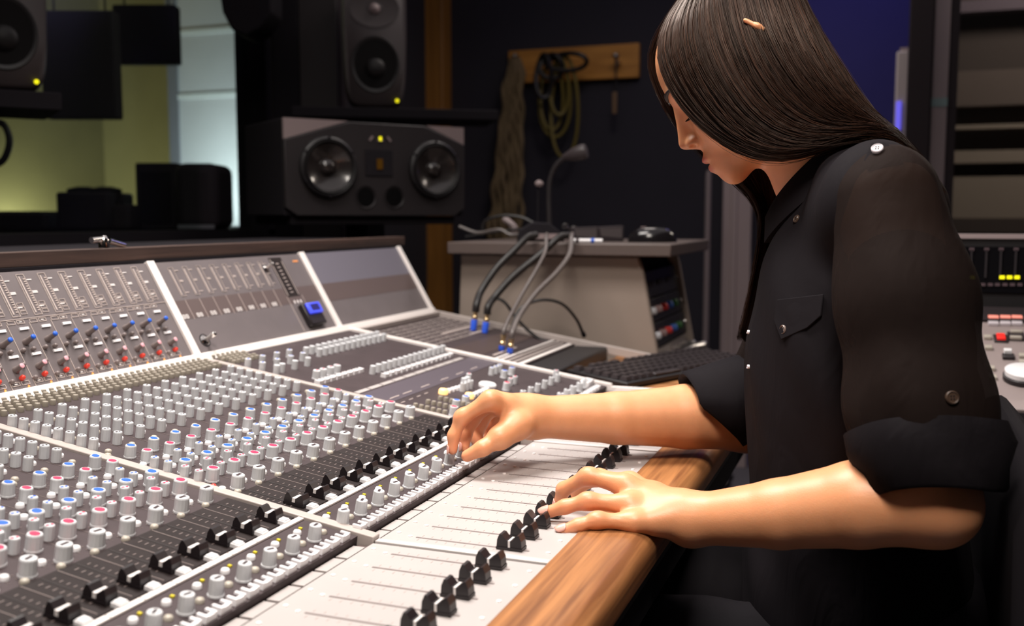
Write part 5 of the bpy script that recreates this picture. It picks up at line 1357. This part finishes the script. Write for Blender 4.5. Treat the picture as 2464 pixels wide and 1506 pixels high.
sheet(Gn, 60, .0055, np.array(srgb(24, 18, 18))); sheet(Gf, 40, .0045, np.array(srgb(24, 18, 18)))
strands(Gn, 5600, .00036, .006, hc1, 0, 5.2); strands(Gn, 400, .00036, .006, hc1, 5.0, 6.0)
strands(Gf, 1500, .00040, .006, hc1)
strands(Gf, 180, .00026, -.005, hc1, 0, .5, .006)              # loose wisps over the forehead
strands(Gn, 160, .00024, -.003, hc1, 0, 5.2, .008)             # flyaway hairs
me = np_mesh('hair', np.concatenate(HV), np.array(HF), M_hair)
at = me.attributes.new('shade', 'FLOAT_COLOR', 'POINT'); at.data.foreach_set('color', np.concatenate(HCOL).astype(f32).ravel())
hair = link('hair', me, PER)

# ================================================================== shirt
def cloth(name, colr, transp=0., rough=.75):
    M = bpy.data.materials.new(name); M.use_nodes = True; nt = M.node_tree; B = nt.nodes['Principled BSDF']
    B.inputs['Base Color'].default_value = colr; B.inputs['Roughness'].default_value = rough; B.inputs['Specular IOR Level'].default_value = .06
    tc = nt.nodes.new('ShaderNodeTexCoord'); n = nt.nodes.new('ShaderNodeTexNoise'); n.inputs['Scale'].default_value = 24; n.inputs['Detail'].default_value = 3; n.inputs['Distortion'].default_value = 1.2
    mp = nt.nodes.new('ShaderNodeMapping'); mp.inputs['Scale'].default_value = (1, 1, .35); nt.links.new(tc.outputs['Object'], mp.inputs['Vector']); nt.links.new(mp.outputs['Vector'], n.inputs['Vector'])
    b = nt.nodes.new('ShaderNodeBump'); b.inputs['Strength'].default_value = .35; b.inputs['Distance'].default_value = .006
    nt.links.new(n.outputs['Fac'], b.inputs['Height']); nt.links.new(b.outputs['Normal'], B.inputs['Normal'])
    if transp: B.inputs['Alpha'].default_value = 1-transp
    return M
M_shirt = cloth('shirt_black', srgb(27, 24, 27)); M_sheer = cloth('shirt_sheer_black', srgb(31, 23, 21), .08); M_jean = cloth('trousers_black', srgb(26, 24, 27))
def fold(P, amp):
    x, y, z = P[:, 0], P[:, 1], P[:, 2]
    return amp*(np.sin(x*70+z*38+np.sin(y*40)*1.3)*.5+np.sin(y*85-z*30+np.sin(x*45)*1.2)*.35+np.sin(z*60+x*90)*.25)
NKB = NB+np.array([0, 0, 0.0])
def f_shirt(P):
    d = sd_ell(P, (-.026, YM, .925), (.108, .160, .165))
    d = smin(d, sd_ell(P, (-.026, YM, .78), (.109, .158, .20)), .06)
    d = smin(d, sd_ell(P, (-.020, YM, .62), (.118, .170, .14)), .06)
    d = smin(d, sd_cone(P, SL_+np.array([-.01, .02, .012]), NB+np.array([.025, -.045, .022]), .044, .042), .05)
    d = smin(d, sd_cone(P, SR_+np.array([-.01, -.02, .012]), NB+np.array([.025, .045, .020]), .050, .042), .05)
    d = smin(d, sd_cone(P, SL_+np.array([-.012, .02, -.004]), SR_+np.array([-.012, -.02, -.004]), .047, .047), .03)
    d = d+fold(P, .0028)
    nkh = chain(P, [NB+(NT-NB)*-.9, NT], [.046, .060], .01)
    return smax(d, -nkh, .006)
Vs, Fs = mesh_sdf([(f_shirt, np.array([-.16, .92, .52]), np.array([.15, 1.33, 1.20]))], (-.18, .90, .50), (.16, 1.36, 1.20), .0045, .004)
shirt = link('shirt', np_mesh('shirt', Vs, Fs, M_shirt), PER)
bvh_shirt = BVHTree.FromPolygons([tuple(v) for v in Vs.tolist()], Fs.tolist())
def sleeve(S, E, radii, nm, wid):
    A_ = E-S
    def fs_(P):
        d = chain(P, [S+A_*-.02, S+A_*.35, S+A_*.68, S+A_*1.0], radii, .03)+fold(P, .0030)
        inner = chain(P, [S+A_*-.02, S+A_*.35, S+A_*.68, S+A_*1.1], [r-.011 for r in radii], .03)
        an = A3(A_/np.linalg.norm(A_)); d = smax(d, (P-A3(S+A_*.86)) @ an, .003)
        return smax(d, -inner, .003)
    b0, b1 = bb_([S, S+A_*1.0], .11)
    v, f_ = mesh_sdf([(fs_, b0, b1)], b0, b1, .004, .002)
    o = link('sleeve', np_mesh('sleeve', v, f_, M_sheer), PER); return v, f_
vL, fL = sleeve(SL_+np.array([.0, -.004, .0]), EL, [.046, .054, .055, .051], 'sleeve', 1)
vR, fR = sleeve(SR_, ER, [.052, .058, .058, .054], 'sleeve', 1)
bvh_sl = BVHTree.FromPolygons([tuple(v) for v in vL.tolist()], fL.tolist())
def cuff(c0, c1, r0, r1, tilt=0.):
    ax = c1-c0; L_ = np.linalg.norm(ax); ax /= L_
    a1 = np.cross(ax, (0, 1, 0)); a1 /= np.linalg.norm(a1); a2 = np.cross(ax, a1)
    m_ = MB(); n = 40; pr = [(r0-.006, 0), (r0, -.002), (r0+.003, L_*.3), (r1+.002, L_*.7), (r1, L_), (r1-.003, L_+.003), (r1-.007, L_), (r0-.008, 0)]
    vs = []
    for r, z in pr:
        for k in range(n):
            t = 2*math.pi*k/n; rr = r*(1+.03*math.sin(3*t+z*60)+.018*math.sin(7*t+z*110)); vs.append(c0+(a1*math.cos(t)+a2*math.sin(t))*rr+ax*(z+.004*math.sin(2*t+1)-tilt*(z/L_)*max(0., -((a1*math.cos(t)+a2*math.sin(t))[2])+.3)))
    fs = [(i*n+k, i*n+(k+1) % n, ((i+1) % len(pr))*n+(k+1) % n, ((i+1) % len(pr))*n+k) for i in range(len(pr)) for k in range(n)]
    m_.add(vs, fs); return m_.build('rolled_cuff', M_shirt, PER, smooth=True, ang=70)
dL = (EL-SL_); cuff(SL_+dL*.76, SL_+dL*.76+dL/np.linalg.norm(dL)*.052, .0645, .058)
cR0 = ER+(WR-ER)*-.02+np.array([.02, 0, .012]); cuff(cR0+np.array([.015, 0, .02]), ER+(WR-ER)*.27+np.array([0, 0, .010]), .056, .050, .045)
# collar
nax = (NT-NB)/np.linalg.norm(NT-NB); fwd = np.array([-1, 0, 0])-nax*np.dot((-1, 0, 0), nax); fwd /= np.linalg.norm(fwd); lft = np.cross(nax, fwd)
if lft[1] > 0: lft = -lft
CC = NB+nax*.034+np.array([.012, 0, 0])
vs = []; na = 49
for i in range(na):
    t = -2.75+5.5*i/(na-1)            # angle from the back of the neck
    drop = .034*max(0, (abs(t)-1.2)/1.55)**1.4
    for (r, z) in ((.057, .0), (.055, .030), (.058, .036), (.066, .028), (.076, .002), (.070, .0)):
        e = -fwd*math.cos(t)*(r+.004*math.cos(2*t))+lft*math.sin(t)*r*1.02
        vs.append(CC+e+nax*(z-drop*1.25)+fwd*drop*.55)
m_ = MB(); m_.add(vs, [(i*6+k, i*6+(k+1) % 6, (i+1)*6+(k+1) % 6, (i+1)*6+k) for i in range(na-1) for k in range(6)]+[tuple(range(6)), tuple(range((na-1)*6+5, (na-1)*6-1, -1))])
m_.build('collar', M_shirt, PER, smooth=True, ang=50)
def hit(px, py, bv):
    r = ray(px, py); h_ = bv.ray_cast(Vector(CAM), Vector(r).normalized()); 
    return (np.array(h_[0]), np.array(h_[1])) if h_[0] is not None else (None, None)
M_button = mat('shirt_button', srgb(120, 104, 98), .3); M_stud = mat('stud_white', srgb(232, 226, 232), .25); M_btnd = mat('shirt_button_dark', srgb(70, 54, 44), .35)
def button(px, py, bvs, r, m_, lift=0.):
    for bv in bvs:
        p, n_ = hit(px, py, bv)
        if p is None: continue
        if np.dot(n_, CAM-p) < 0: n_ = -n_
        p = p+n_*lift; a1 = np.cross(n_, (0, 0, 1)); a1 /= np.linalg.norm(a1); a2 = np.cross(n_, a1)
        b_ = MB().lathe([(r, -.001), (r, .0016), (r*.85, .0024), (r*.7, .0016), (.0003, .0015)], 18, (a1, a2, n_), p).build('shirt_button', m_, PER, smooth=True)
        for k in range(4):
            t = math.pi/4+k*math.pi/2; q = p+(a1*math.cos(t)+a2*math.sin(t))*r*.3+n_*.0016
            MB().lathe([(r*.12, 0), (r*.12, .0003)], 6, (a1, a2, n_), q).build('button_hole', M_blackm, b_)
        return
button(1918, 527, [bvh_shirt], .0042, M_btnd); button(1886, 793, [bvh_shirt], .0046, M_button); button(2290, 957, [bvh_sl], .0056, M_btnd); button(2113, 371, [bvh_shirt, bvh_sl], .0052, M_stud, .0068)
for y in (799, 882): button(1803, y, [bvh_shirt], .0022, M_stud)
# pocket flap on her left breast
def patch_on(pts, bv, th, nm, off=.001):
    P = []; 
    for px, py in pts:
        p, n_ = hit(px, py, bv)
        if p is None: return
        if np.dot(n_, CAM-p) < 0: n_ = -n_
        P.append((p+n_*off, p+n_*(off+th)))
    n = len(P); m_ = MB(); m_.add([q[0] for q in P]+[q[1] for q in P], [tuple(range(n-1, -1, -1)), tuple(range(n, 2*n))]+[(i, (i+1) % n, n+(i+1) % n, n+i) for i in range(n)])
    m_.build(nm, M_shirt, PER, bevel=.001)
patch_on([(1875, 722), (1985, 708), (1980, 760), (1945, 790), (1886, 818), (1868, 770)], bvh_shirt, .0025, 'pocket_flap')
patch_on([(2082, 392), (2098, 352), (2128, 352), (2158, 372), (2172, 400), (2150, 402), (2120, 412), (2090, 415)], bvh_shirt, .004, 'epaulette')
# ---- trousers and shoes (mostly under the desk)
HL, HR = np.array([.03, 1.03, .56]), np.array([.03, 1.21, .56]); KL, KR = np.array([-.38, 1.0, .575]), np.array([-.38, 1.24, .575]); AL, AR = np.array([-.36, .99, .10]), np.array([-.36, 1.25, .10])
def f_leg(P):
    d = sd_ell(P, (.02, YM, .58), (.125, .175, .11))
    for h_, k_, a_ in ((HL, KL, AL), (HR, KR, AR)):
        d = smin(d, chain(P, [h_, k_], [.085, .06], .03), .05); d = smin(d, chain(P, [k_, a_], [.058, .042], .02), .02)
    return d+fold(P, .002)
v, f_ = mesh_sdf([(f_leg, np.array([-.46, .9, .04]), np.array([.16, 1.36, .72]))], (-.46, .88, .04), (.18, 1.38, .74), .008, .004)
link('trousers', np_mesh('trousers', v, f_, M_jean), PER)
for a_ in (AL, AR):
    def f_shoe(P, a_=a_):
        d = sd_cone(P, a_+np.array([0, 0, -.03]), a_+np.array([0, 0, .01]), .042, .040); d = smin(d, sd_cone(P, a_+np.array([.01, 0, -.062]), a_+np.array([-.14, 0, -.066]), .036, .033), .03)
        return smax(d, .002-P[:, 2], .004)
    v, f_ = mesh_sdf([(f_shoe, a_-.22, a_+.12)], a_-np.array([.22, .08, .11]), a_+np.array([.08, .08, .08]), .006, .004)
    link('shoe', np_mesh('shoe', v, f_, M_black), PER)
